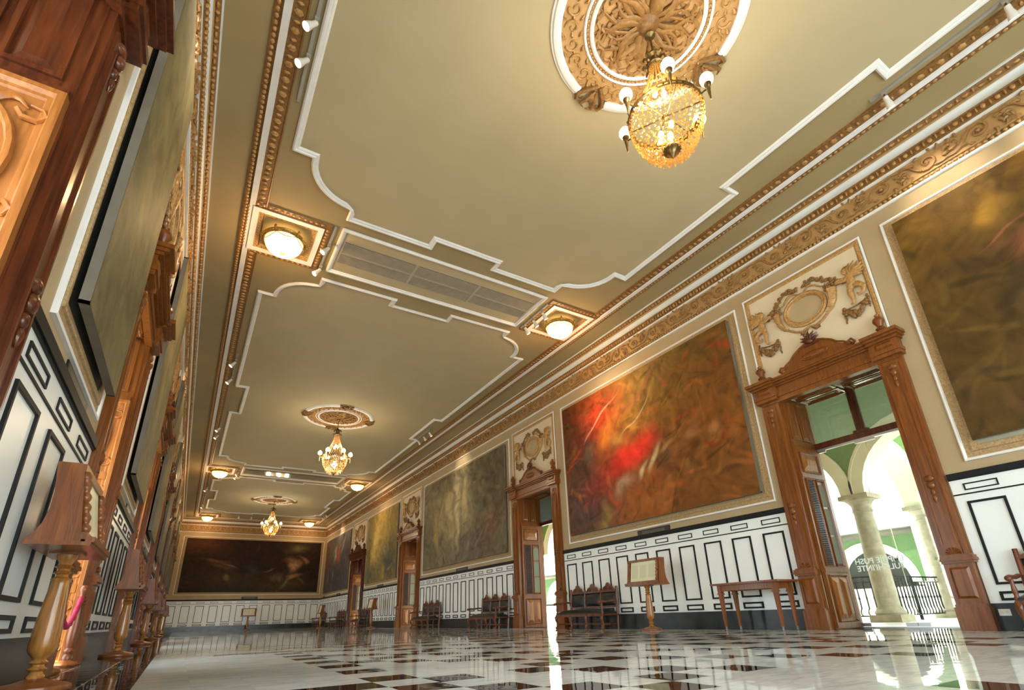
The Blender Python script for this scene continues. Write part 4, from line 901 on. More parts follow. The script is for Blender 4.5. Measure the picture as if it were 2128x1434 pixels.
# ------------------------------------------------------------------ side table on casters
t = empty('side_table', (8.60, 5.95, 0), RR); tag(t, 'narrow reddish wooden table with tapered legs on small casters', 'table')
m = MB(); m.box(-.68, .66, -.31, .31, .765, .79); m.box(-.66, .64, -.29, .29, .755, .766); m.obj('tabletop', WOODR, t, 0)
m = MB(); m.box(-.57, .55, .20, .225, .66, .757); m.box(-.57, .55, -.225, -.20, .66, .757); m.box(-.57, -.545, -.22, .22, .66, .757); m.box(.525, .55, -.22, .22, .66, .757); m.obj('apron', WOODR, t, 0)
for x in (-.55, .53):
    for y in (-.2, .2):
        m = MB(); w = .038
        m.box(x - w, x + w, y - w, y + w, .62, .756); m.box(x - w - .008, x + w + .008, y - w - .008, y + w + .008, .60, .622)
        b, tp = .018, .034
        m.add([(x + i * b, y + j * b, .06) for i, j in ((-1, -1), (1, -1), (1, 1), (-1, 1))] + [(x + i * tp, y + j * tp, .602) for i, j in ((-1, -1), (1, -1), (1, 1), (-1, 1))], [(3, 2, 1, 0), (4, 5, 6, 7), (0, 1, 5, 4), (1, 2, 6, 5), (2, 3, 7, 6), (3, 0, 4, 7)])
        lg = m.obj('leg', WOODR, t, 0); m = MB()
        m.lathe([(.012, .045), (.018, .06), (.012, .075)], 8, (x, y, 0)); m.tube([(x - .008, y, .021), (x + .008, y, .021)], .021, 10); tag(m.obj('caster', STEEL, lg, 40), 'small bright metal caster')

# ------------------------------------------------------------------ turned rope posts across the openings of the lectern wall
def make_post():
    r = empty('rope_post')
    MB().lathe([(.125, 0), (.13, .015), (.12, .035), (.08, .045), (.05, .06)], 20).obj('base', WOODR, r, 40)
    MB().lathe([(.045, .055), (.052, .09), (.038, .12), (.05, .14), (.052, .16), (.036, .18), (.042, .2), (.055, .3), (.052, .42), (.042, .53), (.032, .6), (.046, .62), (.032, .64), (.046, .66), (.03, .68), (.045, .7), (.03, .715), (.028, .73), (.045, .76), (.048, .79), (.035, .82), (0, .83)], 16).obj('post', WOODB, r, 45)
    MB().lathe([(.008, -.012), (.014, 0), (.008, .012)], 8, (0, .05, .69)).obj('rope_hook', BRASS, r, 40)
    return r
post = make_post(); k = 0
for j, (i, nm_) in enumerate(((1, 'roped doorway behind the first lectern'), (2, 'doorway behind the second lectern'), (3, 'fourth doorway of the lectern wall'), (4, 'fifth doorway of the lectern wall'))):
    a, b = LD[i][0] + JW + .12, LD[i][1] - JW - .1
    for y, w_ in ((a, 'at the near side of the '), (b, 'at the far side of the ')):
        o = post if k == 0 else copy_tree(post); k += 1
        o.location = (LW + .02, y, 0); tag(o, 'turned rope post ' + w_ + nm_, 'rope post', 'turned rope posts')
    m = MB(); n = 26; pts = [(LW + .02, a + .05 + (b - a - .1) * u, .69 - .30 * (1 - (2 * u - 1) ** 2)) for u in [q / n for q in range(n + 1)]]
    m.tube(pts, [.026 + .006 * sin(q * 2.3) for q in range(n + 1)], 8); tag(m.obj('velvet_rope', VELVET, None, 50), 'crimson velvet rope sagging across the ' + nm_, 'rope', 'crimson ropes')
# small notice on the jamb, wall sockets
c = empty('notice_card', (LW + .062, 7.97, .30), RL); tag(c, 'small white notice card low on the doorway jamb behind the first lectern', 'notice')
MB().box(-.075, .075, 0, .004, 0, .13).obj('card', CARDP, c, 0)
for x, y, z, l in ((W - .036, 2.72, .21, 'white wall socket in the black skirting beside the lettered glass doorway'), (W - .036, 11.78, .17, 'white wall socket in the black skirting behind the bench under the red painting')):
    s_ = empty('wall_socket', (x, y, z), RR); tag(s_, l, 'wall socket', 'wall sockets in the skirting')
    MB().box(-.06, .06, 0, .01, -.04, .04).obj('plate', CARD, s_, 0)
    for q in (-.025, .025): MB().box(q - .014, q + .014, .01, .013, -.018, .018).obj('outlet', PLASTIC, s_, 0)

# ------------------------------------------------------------------ ceiling medallions and chandeliers
def make_rose():
    r = empty('ceiling_medallion'); Z = 0
    m = MB(); g = .2
    for q in range(4):                                                       # the outer ring is broken by four carved clasps
        a0, a1 = q * pi / 2 + pi / 4 + g - pi / 4 * 0, (q + 1) * pi / 2 + pi / 4 - g
        m.lathe([(1.13, 0), (1.13, -.05), (1.15, -.06), (1.21, -.06), (1.235, -.05), (1.25, -.03), (1.27, -.025), (1.28, 0)], 24, a0=a0, a1=a1)
    m.obj('outer_ring', WHITE, r, 30)
    MB().lathe([(0.0, -.012), (1.14, -.012), (1.14, 0)], 56).obj('ground', GOLD, r, 30)
    MB().lathe([(.70, -.01), (.70, -.04), (.725, -.055), (.75, -.04), (.76, -.02)], 56, cap=False).obj('inner_ring', WHITE, r, 30)
    MB().lathe([(.80, -.01), (.80, -.035), (.82, -.045), (.835, -.03), (.84, -.01)], 56, cap=False).obj('second_ring', WHITE, r, 30)
    m = MB()
    for i in range(90): a = i * 2 * pi / 90; m.ell((.78 * cos(a), .78 * sin(a), -.02), .02, 6, 4)
    m.obj('bead_ring', GILT, r, 60)
    m = MB()                                                                 # acanthus leaves from the boss
    for i in range(8):
        a = i * pi / 4 + .2
        for j, (l, off, wd) in enumerate(((.50, 0, .055), (.40, .3, .04), (.40, -.3, .04), (.58, .18, .03), (.58, -.18, .03))):
            b = a + off; pts = []
            for u in (0, .25, .5, .75, 1):
                rr = .12 + l * u; t2 = b + .16 * sin(u * 5 + j); pts.append((rr * cos(t2), rr * sin(t2), -.02 - .03 * sin(pi * u)))
            m.tube(pts, [wd * .7, wd * 1.5, wd * 1.5, wd, .012], 7, sq=.5)
            for u in (.35, .6, .85):
                rr = .12 + l * u; t2 = b + .16 * sin(u * 5 + j)
                for sd in (-1, 1): m.tube([(rr * cos(t2), rr * sin(t2), -.03), ((rr + .05) * cos(t2 + sd * .13), (rr + .05) * sin(t2 + sd * .13), -.04), ((rr + .04) * cos(t2 + sd * .2), (rr + .04) * sin(t2 + sd * .2), -.02)], [.022, .026, .008], 5)
    m.obj('acanthus', SCROLL, r, 55)
    m = MB()                                                                 # scrolls between the rings
    for i in range(28):
        a = i * 2 * pi / 28; s = 1 if i % 2 else -1; pts = []; rad = []
        for q in range(11):
            u = q / 10; rr = .10 * (1 - .85 * u); t2 = s * (u * 7) + pi / 2
            R_, A = .985 + rr * sin(t2), a + rr * cos(t2) / .985; pts.append((R_ * cos(A), R_ * sin(A), -.025)); rad.append(.017 * (1 - .5 * u))
        m.tube(pts, rad, 5); A = a + pi / 28
        for d in (-.09, 0, .09): m.tube([((.985 + d) * cos(A - .03), (.985 + d) * sin(A - .03), -.02), ((.985 + d * 1.3) * cos(A + .01), (.985 + d * 1.3) * sin(A + .01), -.04), ((.985 + d * 1.5) * cos(A + .05), (.985 + d * 1.5) * sin(A + .05), -.015)], [.008, .02, .006], 5)
    m.obj('scroll_band', GILT, r, 55)
    for q in range(4):
        m = MB(); a = q * pi / 2 + pi / 4; ca, sa = cos(a), sin(a)
        def X(rr, t2, z): return (rr * ca - t2 * sa, rr * sa + t2 * ca, z)
        for sd in (-1, 1):
            m.tube([X(.98, sd * .02, -.04), X(1.08, sd * .14, -.06), X(1.18, sd * .22, -.06), X(1.27, sd * .2, -.05), X(1.25, sd * .12, -.05), X(1.20, sd * .14, -.06)], [.03, .035, .034, .03, .022, .012], 6)
            m.tube([X(1.05, sd * .01, -.05), X(1.18, sd * .06, -.08), X(1.30, sd * .1, -.06), X(1.34, sd * .02, -.05)], [.02, .035, .025, .008], 6)
        m.ell(X(1.16, 0, -.06), (.07, .07, .04), 8, 5); m.obj('clasp', GILTD, r, 55)
    m = MB(); m.lathe([(0, -.10), (.06, -.10), (.10, -.08), (.12, -.06), (.15, -.045), (.13, -.03), (.16, -.012)], 16); m.obj('boss', GILTD, r, 40)
    return r
def make_chandelier():
    """origin on the ceiling; the rim hangs 1.62 m below"""
    r = empty('chandelier'); zr = -1.62; RB = .43
    MB().lathe([(.0, -.09), (.05, -.10), (.07, -.14), (.03, -.17), (.014, -.19), (.014, -.46), (.05, -.48), (.07, -.51), (.03, -.54)], 12).obj('stem', BRASS, r, 40)
    m = MB(); m.lathe([(.03, -.50), (.09, -.52), (.10, -.56), (.06, -.58), (.05, -.64), (.09, -.67), (.11, -.72), (.085, -.74), (.08, -.76)], 16)
    for i in range(8):
        a = i * pi / 4
        for z0, l in ((-.56, .05), (-.70, .07)): m.tube([(.07 * cos(a), .07 * sin(a), z0), ((.09 + l * .7) * cos(a), (.09 + l * .7) * sin(a), z0 + .02), ((.09 + l) * cos(a), (.09 + l) * sin(a), z0 - .02), ((.08 + l) * cos(a), (.08 + l) * sin(a), z0 - .04)], [.012, .018, .014, .006], 5)
    m.obj('crown', BRASS, r, 45)
    m = MB()
    for z in (zr - .02, zr + .025): m.lathe([(RB - .012, z - .012), (RB + .016, z - .014), (RB + .02, z), (RB + .012, z + .014), (RB - .012, z + .012), (RB - .012, z - .012)], 40)
    for i in range(36): a = i * pi / 18; m.box(-.008, .008, -.008, .008, 0, 0) if False else m.ell((RB * cos(a), RB * sin(a), zr + .003), (.014, .014, .02), 5, 4)
    for i in range(24):
        a = i * pi / 12; m.tube([((RB + .01) * cos(a), (RB + .01) * sin(a), zr + .03), ((RB + .02) * cos(a), (RB + .02) * sin(a), zr + .06), ((RB + .005) * cos(a), (RB + .005) * sin(a), zr + .085)], [.008, .010, .004], 5)
    for i in range(3): a = i * pi / 3; m.bar((RB * cos(a), RB * sin(a), zr), (-RB * cos(a), -RB * sin(a), zr), .012)
    m.ell((0, 0, zr), .045, 10, 6); m.obj('rim', BRASS, r, 45)
    bead = lambda m, c, s: m.add([(c[0] - s, c[1], c[2]), (c[0] + s, c[1], c[2]), (c[0], c[1] - s, c[2]), (c[0], c[1] + s, c[2]), (c[0], c[1], c[2] - s * 1.25), (c[0], c[1], c[2] + s * 1.25)], [(0, 3, 5), (3, 1, 5), (1, 2, 5), (2, 0, 5), (3, 0, 4), (1, 3, 4), (2, 1, 4), (0, 2, 4)])
    m = MB()                                                                 # strings of beads sweeping up to the crown
    for i in range(24):
        a = i * 2 * pi / 24
        for j in range(22):
            u = j / 21; rr = .085 + (RB - .10) * (u ** 1.5); bead(m, (rr * cos(a), rr * sin(a), -.75 + (zr + .04 + .75) * u), .0125 + .003 * u)
    tag(m.obj('upper_bead_strings', CRYSTAL, r, 0), 'strings of glowing amber beads', kind='stuff')
    m = MB()
    for i in range(30):
        a = i * 2 * pi / 30
        for j in range(13):
            u = (j + .5 * (i % 2)) / 13; t2 = u * pi / 2 * .93; b = a + rnd.uniform(-.03, .03); bead(m, (RB * cos(t2) ** .8 * cos(b), RB * cos(t2) ** .8 * sin(b), zr - .03 - .52 * sin(t2)), rnd.uniform(.013, .022))
    for i in range(34):                                                      # swags and pendants under the rim
        a = i * 2 * pi / 34
        for j in range(3): b = a + (j + .5) * 2 * pi / 34 / 3; bead(m, ((RB + .01) * cos(b), (RB + .01) * sin(b), zr - .05 - .03 * (j == 1)), .013)
    for i in range(22):
        a = i * 2 * pi / 22
        for k, (rr, z) in enumerate(((.30, -.44), (.24, -.51), (.16, -.56))): bead(m, (rr * cos(a), rr * sin(a), zr + z), .02); bead(m, (rr * cos(a), rr * sin(a), zr + z - .045), .014)
    tag(m.obj('bowl_bead_strings', CRYSTAL, r, 0), 'bowl of glowing amber beads', kind='stuff')
    m = MB(); m.lathe([(.10, zr - .53), (.11, zr - .545), (.06, zr - .57), (.045, zr - .60), (.03, zr - .62), (.012, zr - .66), (0, zr - .68)], 14); m.obj('bottom_finial', BRASS, r, 40)
    for i in range(6):
        a = i * pi / 3 + radians(48); ca, sa = cos(a), sin(a); R2 = RB + .10
        m = MB(); m.tube([((RB) * ca, RB * sa, zr), ((RB + .05) * ca, (RB + .05) * sa, zr + .015), (R2 * ca, R2 * sa, zr + .01)], [.012, .010, .012], 6)
        m.lathe([(0, -.17), (.008, -.165), (.014, -.10), (.02, -.03), (.026, .0), (.018, .02), (.03, .035), (.042, .06), (.045, .075), (.03, .08)], 10, (R2 * ca, R2 * sa, zr + .01)); arm = m.obj('torch_arm', BRASS, r, 45)
        m = MB(); m.lathe([(.035, .08), (.064, .10), (.078, .135), (.076, .175), (.06, .205), (.035, .235), (.014, .25), (0, .26)], 12, (R2 * ca, R2 * sa, zr + .01))
        tag(m.obj('flame_globe', GLOBE, arm, 60), 'glowing frosted flame-shaped globe')
    for i, (x, y, z) in enumerate(((.07, .03, zr - .25), (-.05, .07, zr - .27), (-.03, -.08, zr - .24), (.06, 0, zr + .42), (-.05, .05, zr + .40), (-.02, -.06, zr + .44), (0.02, 0.0, zr - .36))):
        m = MB(); m.lathe([(.014, -.03), (.03, 0), (.034, .03), (.022, .06), (0, .075)], 10, (x, y, z)); tag(m.obj('bulb', BULB, r, 60), 'lit bulb inside the beads')
    return r
rose, chan = make_rose(), make_chandelier()
for i, (rx, ry, cx_, cy_, l) in enumerate(((3.98, 2.72, 4.05, 2.77, 'nearest the camera'), (3.94, 18.7, 3.94, 18.7, 'in the middle of the hall'), (3.93, 34.7, 3.93, 34.7, 'farthest, before the end wall'))):
    w_ = ('overhead, close above the camera', 'over the middle of the hall', 'at the far end before the end wall')[i]
    o = rose if i == 0 else copy_tree(rose); o.location = (rx, ry, HC - .004); o.rotation_euler = (0, 0, pi / 4); tag(o, 'round gilt and white ceiling medallion ' + w_, 'ceiling medallion', 'ceiling medallions')
    o = chan if i == 0 else copy_tree(chan); o.location = (cx_, cy_, HC); tag(o, 'lit brass and amber bead chandelier ' + w_, 'chandelier', 'bead chandeliers')

# ------------------------------------------------------------------ dome lamps in the coffers
def make_dome():
    r = empty('dome_lamp')
    MB().lathe([(.12, 0), (.12, -.05), (.05, -.06)], 18).obj('ceiling_plate', BRIGHTB, r, 40)
    m = MB(); m.lathe([(.36, -.10), (.385, -.085), (.40, -.10), (.42, -.13), (.40, -.16), (.37, -.175), (.345, -.165), (.36, -.10)], 30)
    for i in range(6):
        a = i * pi / 3; m.ell((.42 * cos(a), .42 * sin(a), -.10), (.025, .025, .05), 6, 5); m.bar((.10 * cos(a), .10 * sin(a), -.03), (.37 * cos(a), .37 * sin(a), -.10), .014)
    for i in range(48): a = i * pi / 24; m.ell((.405 * cos(a), .405 * sin(a), -.145), .016, 5, 4)
    m.obj('gilt_ring', BRIGHTB, r, 45)
    MB().lathe([(.355, -.13), (.35, -.19), (.325, -.26), (.27, -.33), (.19, -.385), (.10, -.41), (0, -.418)], 30).obj('glass_bowl', DOME, r, 60)
    m = MB()
    for i in range(6):
        a0 = i * pi / 3
        pts = [((.355 - .012 * sin(pi * u)) * cos(a0 + u * pi / 3), (.355 - .012 * sin(pi * u)) * sin(a0 + u * pi / 3), -.165 - .07 * sin(pi * u)) for u in [q / 8 for q in range(9)]]
        m.tube(pts, .007, 5)
    m.obj('swag', BRASS, r, 50)
    MB().lathe([(.045, -.41), (.05, -.42), (.03, -.44), (.018, -.46), (0, -.475)], 10).obj('finial', BRASS, r, 40)
    return r
dome = make_dome(); k = 0
for i, (y, wn) in enumerate(((9.27, 'the slatted vent'), (28.38, 'the glossy far vent'), (41.45, 'the end wall'))):
    for x, sd in ((.57, 'lectern wall'), (7.33, 'courtyard wall')):
        o = dome if k == 0 else copy_tree(dome); k += 1
        o.location = (x, y, HC - .006); tag(o, 'glowing gilt-ringed dome lamp by %s, toward the %s' % (wn, sd), 'ceiling lamp', 'dome lamps in square coffers')

# ------------------------------------------------------------------ vents between the ceiling panels
def vent(y0, y1, label, glossy):
    r = empty('ceiling_vent', (CX, (y0 + y1) / 2, HC)); tag(r, label, 'ceiling vent'); h = (y1 - y0) / 2; p = [(-2.45, -h), (2.45, -h), (2.45, h), (-2.45, h)]
    m = MB(); m.sweep(p, [(0, 0), (0, -.03), (-.02, -.055), (-.05, -.05), (-.06, -.03), (-.09, -.02), (-.1, 0)], lambda u, w, z: (u, w, z)); m.obj('frame', WHITE, r, 20)
    MB().box(-2.36, 2.36, -h + .09, h - .09, -.006, -.001).obj('border', CEIL, r, 0)
    g = .36
    MB().box(-2.3, 2.3, -g, g, -.008, -.0065).obj('duct_shade_sheet', SHADE, r, 0)  # flat sheet whose dark colour stands in for the unlit duct depth
    m = MB()
    for i in range(25):
        y = -g + .02 + i * (2 * g - .04) / 24; m.box(-2.3, 2.3, y - .0065, y + .0065, -.016, -.008)
    m.obj('slats', SLAT, r, 0)
    m = MB()
    for x in (-.75, .78): m.box(x - .03, x + .03, -g, g, -.03, -.007)
    m.box(-2.3, 2.3, -.02, .02, -.028, -.007)
    for a, b in ((-2.33, -2.3), (2.3, 2.33)): m.box(a, b, -g, g, -.03, -.007)
    m.obj('bars', SLAT, r, 0)
    if glossy: MB().box(-2.32, 2.32, -g - .04, g + .04, -.038, -.034).obj('glass_cover', SMOKE, r, 0)
SMOKE = mat('vent_cover_glass', (.34, .30, .22), .12, 0, (.30, .26, .19), 3, 0, 0, 0, .7)
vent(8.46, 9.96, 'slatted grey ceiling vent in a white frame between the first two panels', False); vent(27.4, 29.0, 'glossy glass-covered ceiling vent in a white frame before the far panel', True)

# ------------------------------------------------------------------ track spotlights
def make_spot(lit):
    r = empty('spotlight')
    MB().box(-.03, .03, -.03, .03, -.05, 0).obj('adapter', GREYM, r, 0)
    m = MB(); m.tube([(0, 0, -.045), (0, 0, -.10), (.03, 0, -.13)], .011, 6); m.obj('arm', BRASS, r, 40)
    m = MB(); m.M = Matrix.Translation((.03, 0, -.13)) @ Matrix.Rotation(radians(-36), 4, 'Y') @ Matrix.Rotation(pi, 4, 'X')
    m.lathe([(.0, -.05), (.032, -.05), (.036, -.02), (.038, .03), (.055, .10), (.06, .14), (.054, .14), (.048, .11)], 14); h = m.obj('housing', PLASTIC, r, 40)
    m = MB(); m.M = Matrix.Translation((.03, 0, -.13)) @ Matrix.Rotation(radians(-36), 4, 'Y') @ Matrix.Rotation(pi, 4, 'X')
    m.lathe([(.053, .133), (.04, .137), (0, .138)], 14); m.obj('lens', LENS if lit else OFFLENS, h, 60)
    return r
# (x, y, aim in degrees about z, lit, label)
PI_ = 180
SP = [(.26, 4.80, PI_, 1, 'first of two lit spotlights by the overhead panel, lectern wall side'), (.26, 5.33, PI_, 1, 'second of two lit spotlights by the overhead panel, lectern wall side'),
      (1.38, 9.05, PI_, 1, 'lit spotlight by the first corner of the slatted vent, lectern wall side'), (1.38, 9.84, PI_, 1, 'lit spotlight by the second corner of the slatted vent, lectern wall side'),
      (.2, 15.35, PI_, 1, 'first lit spotlight before the middle panel notch, lectern wall side'), (.2, 16.65, PI_, 1, 'second lit spotlight before the middle panel notch, lectern wall side'),
      (.17, 21.55, PI_, 1, 'first lit spotlight past the middle panel notch, lectern wall side'), (.17, 22.5, PI_, 1, 'second lit spotlight past the middle panel notch, lectern wall side'),
      (1.38, 28.2, PI_, 1, 'lit spotlight at the lectern wall end of the glossy vent, first corner'), (1.38, 29.0, PI_, 1, 'lit spotlight at the lectern wall end of the glossy vent, second corner'),
      (.19, 32.5, PI_, 1, 'lit spotlight beside the far panel over the lectern wall, before the notch'), (.19, 37.6, PI_, 1, 'lit spotlight beside the far panel over the lectern wall, past the notch'),
      (7.76, .2, 0, 1, 'lit spotlight over the courtyard wall at the picture corner'), (7.76, 1.62, 0, 1, 'lit spotlight by the notch of the overhead panel, over the courtyard wall'),
      (6.56, 8.95, 0, 1, 'lit spotlight of the three at the courtyard wall end of the slatted vent'), (6.56, 9.36, 0, 1, 'middle spotlight of the three at the courtyard wall end of the slatted vent'), (6.56, 9.76, 0, 1, 'last spotlight of the three at the courtyard wall end of the slatted vent'),
      (7.5, 18.5, 0, 1, 'lit spotlight in the notch of the middle panel over the courtyard wall'), (7.5, 19.1, 0, 0, 'unlit middle spotlight in the notch of the middle panel over the courtyard wall'), (7.5, 19.72, 0, 0, 'unlit last spotlight in the notch of the middle panel over the courtyard wall'),
      (6.56, 28.4, 0, 1, 'lit spotlight of the three at the courtyard wall end of the glossy vent'), (6.56, 28.85, 0, 0, 'middle spotlight of the three at the courtyard wall end of the glossy vent'), (6.56, 29.3, 0, 0, 'last spotlight of the three at the courtyard wall end of the glossy vent'),
      (7.74, 37.9, 0, 1, 'lit spotlight beside the far panel over the courtyard wall'), (7.74, 38.5, 0, 0, 'unlit middle spotlight beside the far panel over the courtyard wall'), (7.74, 39.1, 0, 0, 'unlit last spotlight beside the far panel over the courtyard wall'),
      (2.45, 40.5, 90, 0, 'unlit spotlight before the end wall, first of the row'), (3.25, 40.5, 90, 0, 'unlit spotlight before the end wall, second of the row'), (4.05, 40.5, 90, 0, 'unlit spotlight before the end wall, third of the row')]
spL, spO = make_spot(True), make_spot(False); used = {}
for x, y, an, lit, l in SP:
    src = spL if lit else spO
    o = src if src.name not in used else copy_tree(src); used[src.name] = 1
    o.location = (x, y, HC - .03); o.rotation_euler = (0, 0, radians(an)); tag(o, l, 'spotlight', 'white track spotlights')
for x, y0, y1, l in ((.26, 4.3, 6.1, 'grey lighting rail over the lectern wall, beside the overhead panel'), (.2, 15.0, 16.9, 'grey lighting rail over the lectern wall, beside the middle panel'), (.17, 21.1, 22.8, 'grey lighting rail over the lectern wall, past the notch of the middle panel'), (7.76, -.4, 1.8, 'grey lighting rail over the courtyard wall, beside the overhead panel'), (1.38, 8.5, 10.0, 'grey lighting rail at the lectern wall end of the slatted vent'), (6.56, 8.7, 9.95, 'grey lighting rail at the courtyard wall end of the slatted vent'),
                     (7.5, 18.2, 19.95, 'grey lighting rail in the notch of the middle panel'), (.19, 32.2, 37.9, 'grey lighting rail beside the far panel, lectern wall side'), (7.74, 37.6, 39.4, 'grey lighting rail beside the far panel, courtyard wall side'), (1.38, 27.9, 29.2, 'grey lighting rail at the lectern wall end of the glossy vent'), (6.56, 28.1, 29.5, 'grey lighting rail at the courtyard wall end of the glossy vent')):
    r = tag(MB().box(x - .022, x + .022, y0, y1, HC - .035, HC - .0005).obj('lighting_rail', GREYM, None, 0), l, 'lighting rail', 'lighting rails')
tag(MB().box(1.9, 4.6, 40.48, 40.52, HC - .035, HC - .0005).obj('lighting_rail', GREYM, None, 0), 'grey lighting rail across the ceiling before the end wall', 'lighting rail', 'lighting rails')
# ------------------------------------------------------------------ gallery and courtyard outside
XO = W + TH
struct(MB().box(XO, 13.2, -6, 50, -.3, .0).obj('ground_gallery', PAVE, smooth=0))
struct(MB().box(13.2, 34, 6.0, 50, -4.4, -4.2).obj('ground_courtyard', PAVE, smooth=0)); struct(MB().box(13.2, 34, -6, 6.0, -.3, 0).obj('ground_wing', PAVE, smooth=0)); struct(MB().box(13.4, 34, -6, 5.95, 6.6, 6.8).obj('ceiling_wing', LIME, smooth=0))
struct(MB().box(XO, 13.4, -6, 50, 6.6, 6.8).obj('ceiling_gallery', LIME, smooth=0))
def arcade(name, x, pitch, y0, n, zs, R, ztop, t, dirx, zb=.0, green=GREEN, sill=False):
    """a row of round arches: spandrel wall with a raised cream archivolt"""
    m = MB(); S = 18; x0, x1 = x - t / 2, x + t / 2
    for i in range(n):
        c = y0 + (i + .5) * pitch; a = [(c + R * cos(pi * k / S), zs + R * sin(pi * k / S)) for k in range(S + 1)][::-1]
        poly = [(c - pitch / 2, zs)] + a + [(c + pitch / 2, zs)]
        for k in range(len(poly) - 1):
            (ya, za), (yb, zb_) = poly[k], poly[k + 1]
            if abs(yb - ya) > 1e-5:
                for xx in (x0, x1): m.add([(xx, ya, za), (xx, yb, zb_), (xx, yb, ztop), (xx, ya, ztop)], [(0, 1, 2, 3)], 0)
            m.add([(x0, ya, za), (x1, ya, za), (x1, yb, zb_), (x0, yb, zb_)], [(0, 1, 2, 3)], 1)
        for xx, d in ((x0, -1), (x1, 1)):
            for k in range(S):
                for r0, r1, e in ((R, R + .24, .04), (R + .24, R + .30, .055)):
                    A, B = pi * k / S, pi * (k + 1) / S
                    q = [(xx + d * e, c + rr * cos(tt), zs + rr * sin(tt)) for rr, tt in ((r0, A), (r1, A), (r1, B), (r0, B))]
                    m.add(q + [(xx, yy, zz) for _, yy, zz in q], [(0, 1, 2, 3), (0, 3, 7, 4), (1, 2, 6, 5)], 1)
    m.add([(x0, y0, ztop), (x1, y0, ztop), (x1, y0 + n * pitch, ztop), (x0, y0 + n * pitch, ztop)], [(0, 1, 2, 3)], 0)
    return struct(m.obj(name, [green, LIME], smooth=0, fix=False))
CP, CXO, CY = 3.05, 12.75, 5.72
arcade('wall_arcade', CXO, CP, CY - 4 * CP, 16, 2.66, 1.27, 6.6, .44, -1)
wing = arcade('wall_arcade_wing', 0, CP, 0, 6, 2.66, 1.27, 6.6, .44, -1); wing.location = (CXO, CY, 0); wing.rotation_euler = (0, 0, -pi / 2)
def make_column():
    r = empty('stone_column')
    m = MB(); m.box(-.30, .30, -.30, .30, 0, .14); m.lathe([(.27, .14), (.29, .18), (.27, .22), (.23, .25), (.225, .29)], 24); m.obj('base', STONE, r, 30)
    MB().lathe([(.21, .28), (.205, 1.2), (.20, 1.21), (.205, 1.22), (.185, 2.28)], 24).obj('shaft', STONE, r, 40)
    m = MB(); m.lathe([(.19, 2.27), (.21, 2.30), (.195, 2.33), (.20, 2.43), (.24, 2.49), (.29, 2.54), (.29, 2.57)], 24); m.box(-.31, .31, -.31, .31, 2.56, 2.66); m.obj('capital', STONE, r, 30)
    return r
col = make_column(); cl = {4: 'limestone column seen through the lettered glass doorway', 5: 'limestone column of the gallery arcade past the glass doorway', 6: 'limestone gallery column seen past the second courtyard doorway', 7: 'limestone gallery column between the second and third courtyard doorways', -1: 'bright limestone column of the wing, behind the balustrade at the glass doorway', -2: 'second limestone column of the wing, past the balustrade'}
for i, j in enumerate(sorted(cl)):
    o = col if i == 0 else copy_tree(col); o.location = (CXO, CY + (j - 4) * CP, .0) if j > 0 else (CXO - j * CP, CY, 0); tag(o, cl[j], 'column', 'stone columns of the gallery')
def make_railing():
    r = empty('iron_railing'); L = CP - .42
    m = MB(); m.box(-L / 2, L / 2, -.03, .03, .90, .935); m.box(-L / 2, L / 2, -.015, .015, .80, .82); m.box(-L / 2, L / 2, -.015, .015, .10, .125); m.obj('rails', IRON, r, 0)
    n = 17
    for i in range(n):
        x = -L / 2 + (i + .5) * L / n; m = MB()
        m.tube([(x, 0, .11), (x + .035, 0, .16), (x + .03, 0, .22), (x, 0, .27), (x, 0, .45), (x, 0, .48), (x, 0, .51), (x, 0, .80)], [.013, .013, .013, .016, .016, .028, .016, .014], 6)
        m.tube([(x + .03 * cos(a), 0, .86 + .03 * sin(a)) for a in [q * pi / 4 for q in range(8)]], .007, 4, closed=True); m.obj('baluster', IRON, r, 40)
    m = MB(); m.box(-.025, .025, -.025, .025, 0, .93); m.obj('post', IRON, r, 0)
    return r
rail = make_railing(); rl = ['black iron railing of the wing, past its bright column', 'black iron balustrade between the two columns seen through the lettered glass doorway', 'black iron railing just past the column of the lettered glass doorway', 'black iron railing outside the second courtyard doorway']
for i, j in enumerate((-1, 0, 4, 6)):
    o = rail if i == 0 else copy_tree(rail); o.location = (CXO + .1, CY + (j - 4 + .5) * CP, 0) if j > 0 else (CXO + (.5 - j) * CP, CY + .08, 0); o.rotation_euler = (0, 0, pi / 2 if j > 0 else 0); tag(o, rl[i], 'railing', 'iron railings of the gallery')
# the far side of the courtyard
arcade('wall_courtyard', 24.2, 3.6, -12.4, 6, 1.1, 1.35, 3.2, .5, -1, green=LIME); arcade('wall_courtyard_green', 24.2, 3.6, 9.2, 8, 1.1, 1.35, 2.9, .5, -1, green=GREENDIM)
arcade('wall_courtyard_lower', 24.2, 3.6, -12.4, 14, -2.0, 1.4, .0, .5, -1, green=LIME)
struct(MB().box(27.2, 27.5, -14, 50, -4.2, 3.2).obj('wall_courtyard_back', DUSK, smooth=0))  # back wall coloured dark to give the arches a shaded interior
struct(MB().box(23.9, 27.5, -14, 50, -.15, .0).obj('ground_far_gallery', PAVE, smooth=0))
struct(MB().box(23.7, 27.6, -14, 50, 3.2, 3.45).obj('roof_far_gallery', LIME, smooth=0))
struct(MB().box(24.0, 24.12, -14, 50, 0, .95).obj('wall_courtyard_parapet', LIME, smooth=0))
def far_column(lo, hi, y, l):
    m = MB(); m.box(-.26, .26, -.26, .26, lo, lo + .15); m.lathe([(.2, lo + .15), (.17, hi - .2), (.22, hi - .12), (.27, hi - .1)], 14); m.box(-.28, .28, -.28, .28, hi - .1, hi)
    o = m.obj('arcade_column', LIME, None, 40); o.location = (24.2, y, 0); return tag(o, l, 'column', 'columns across the courtyard')
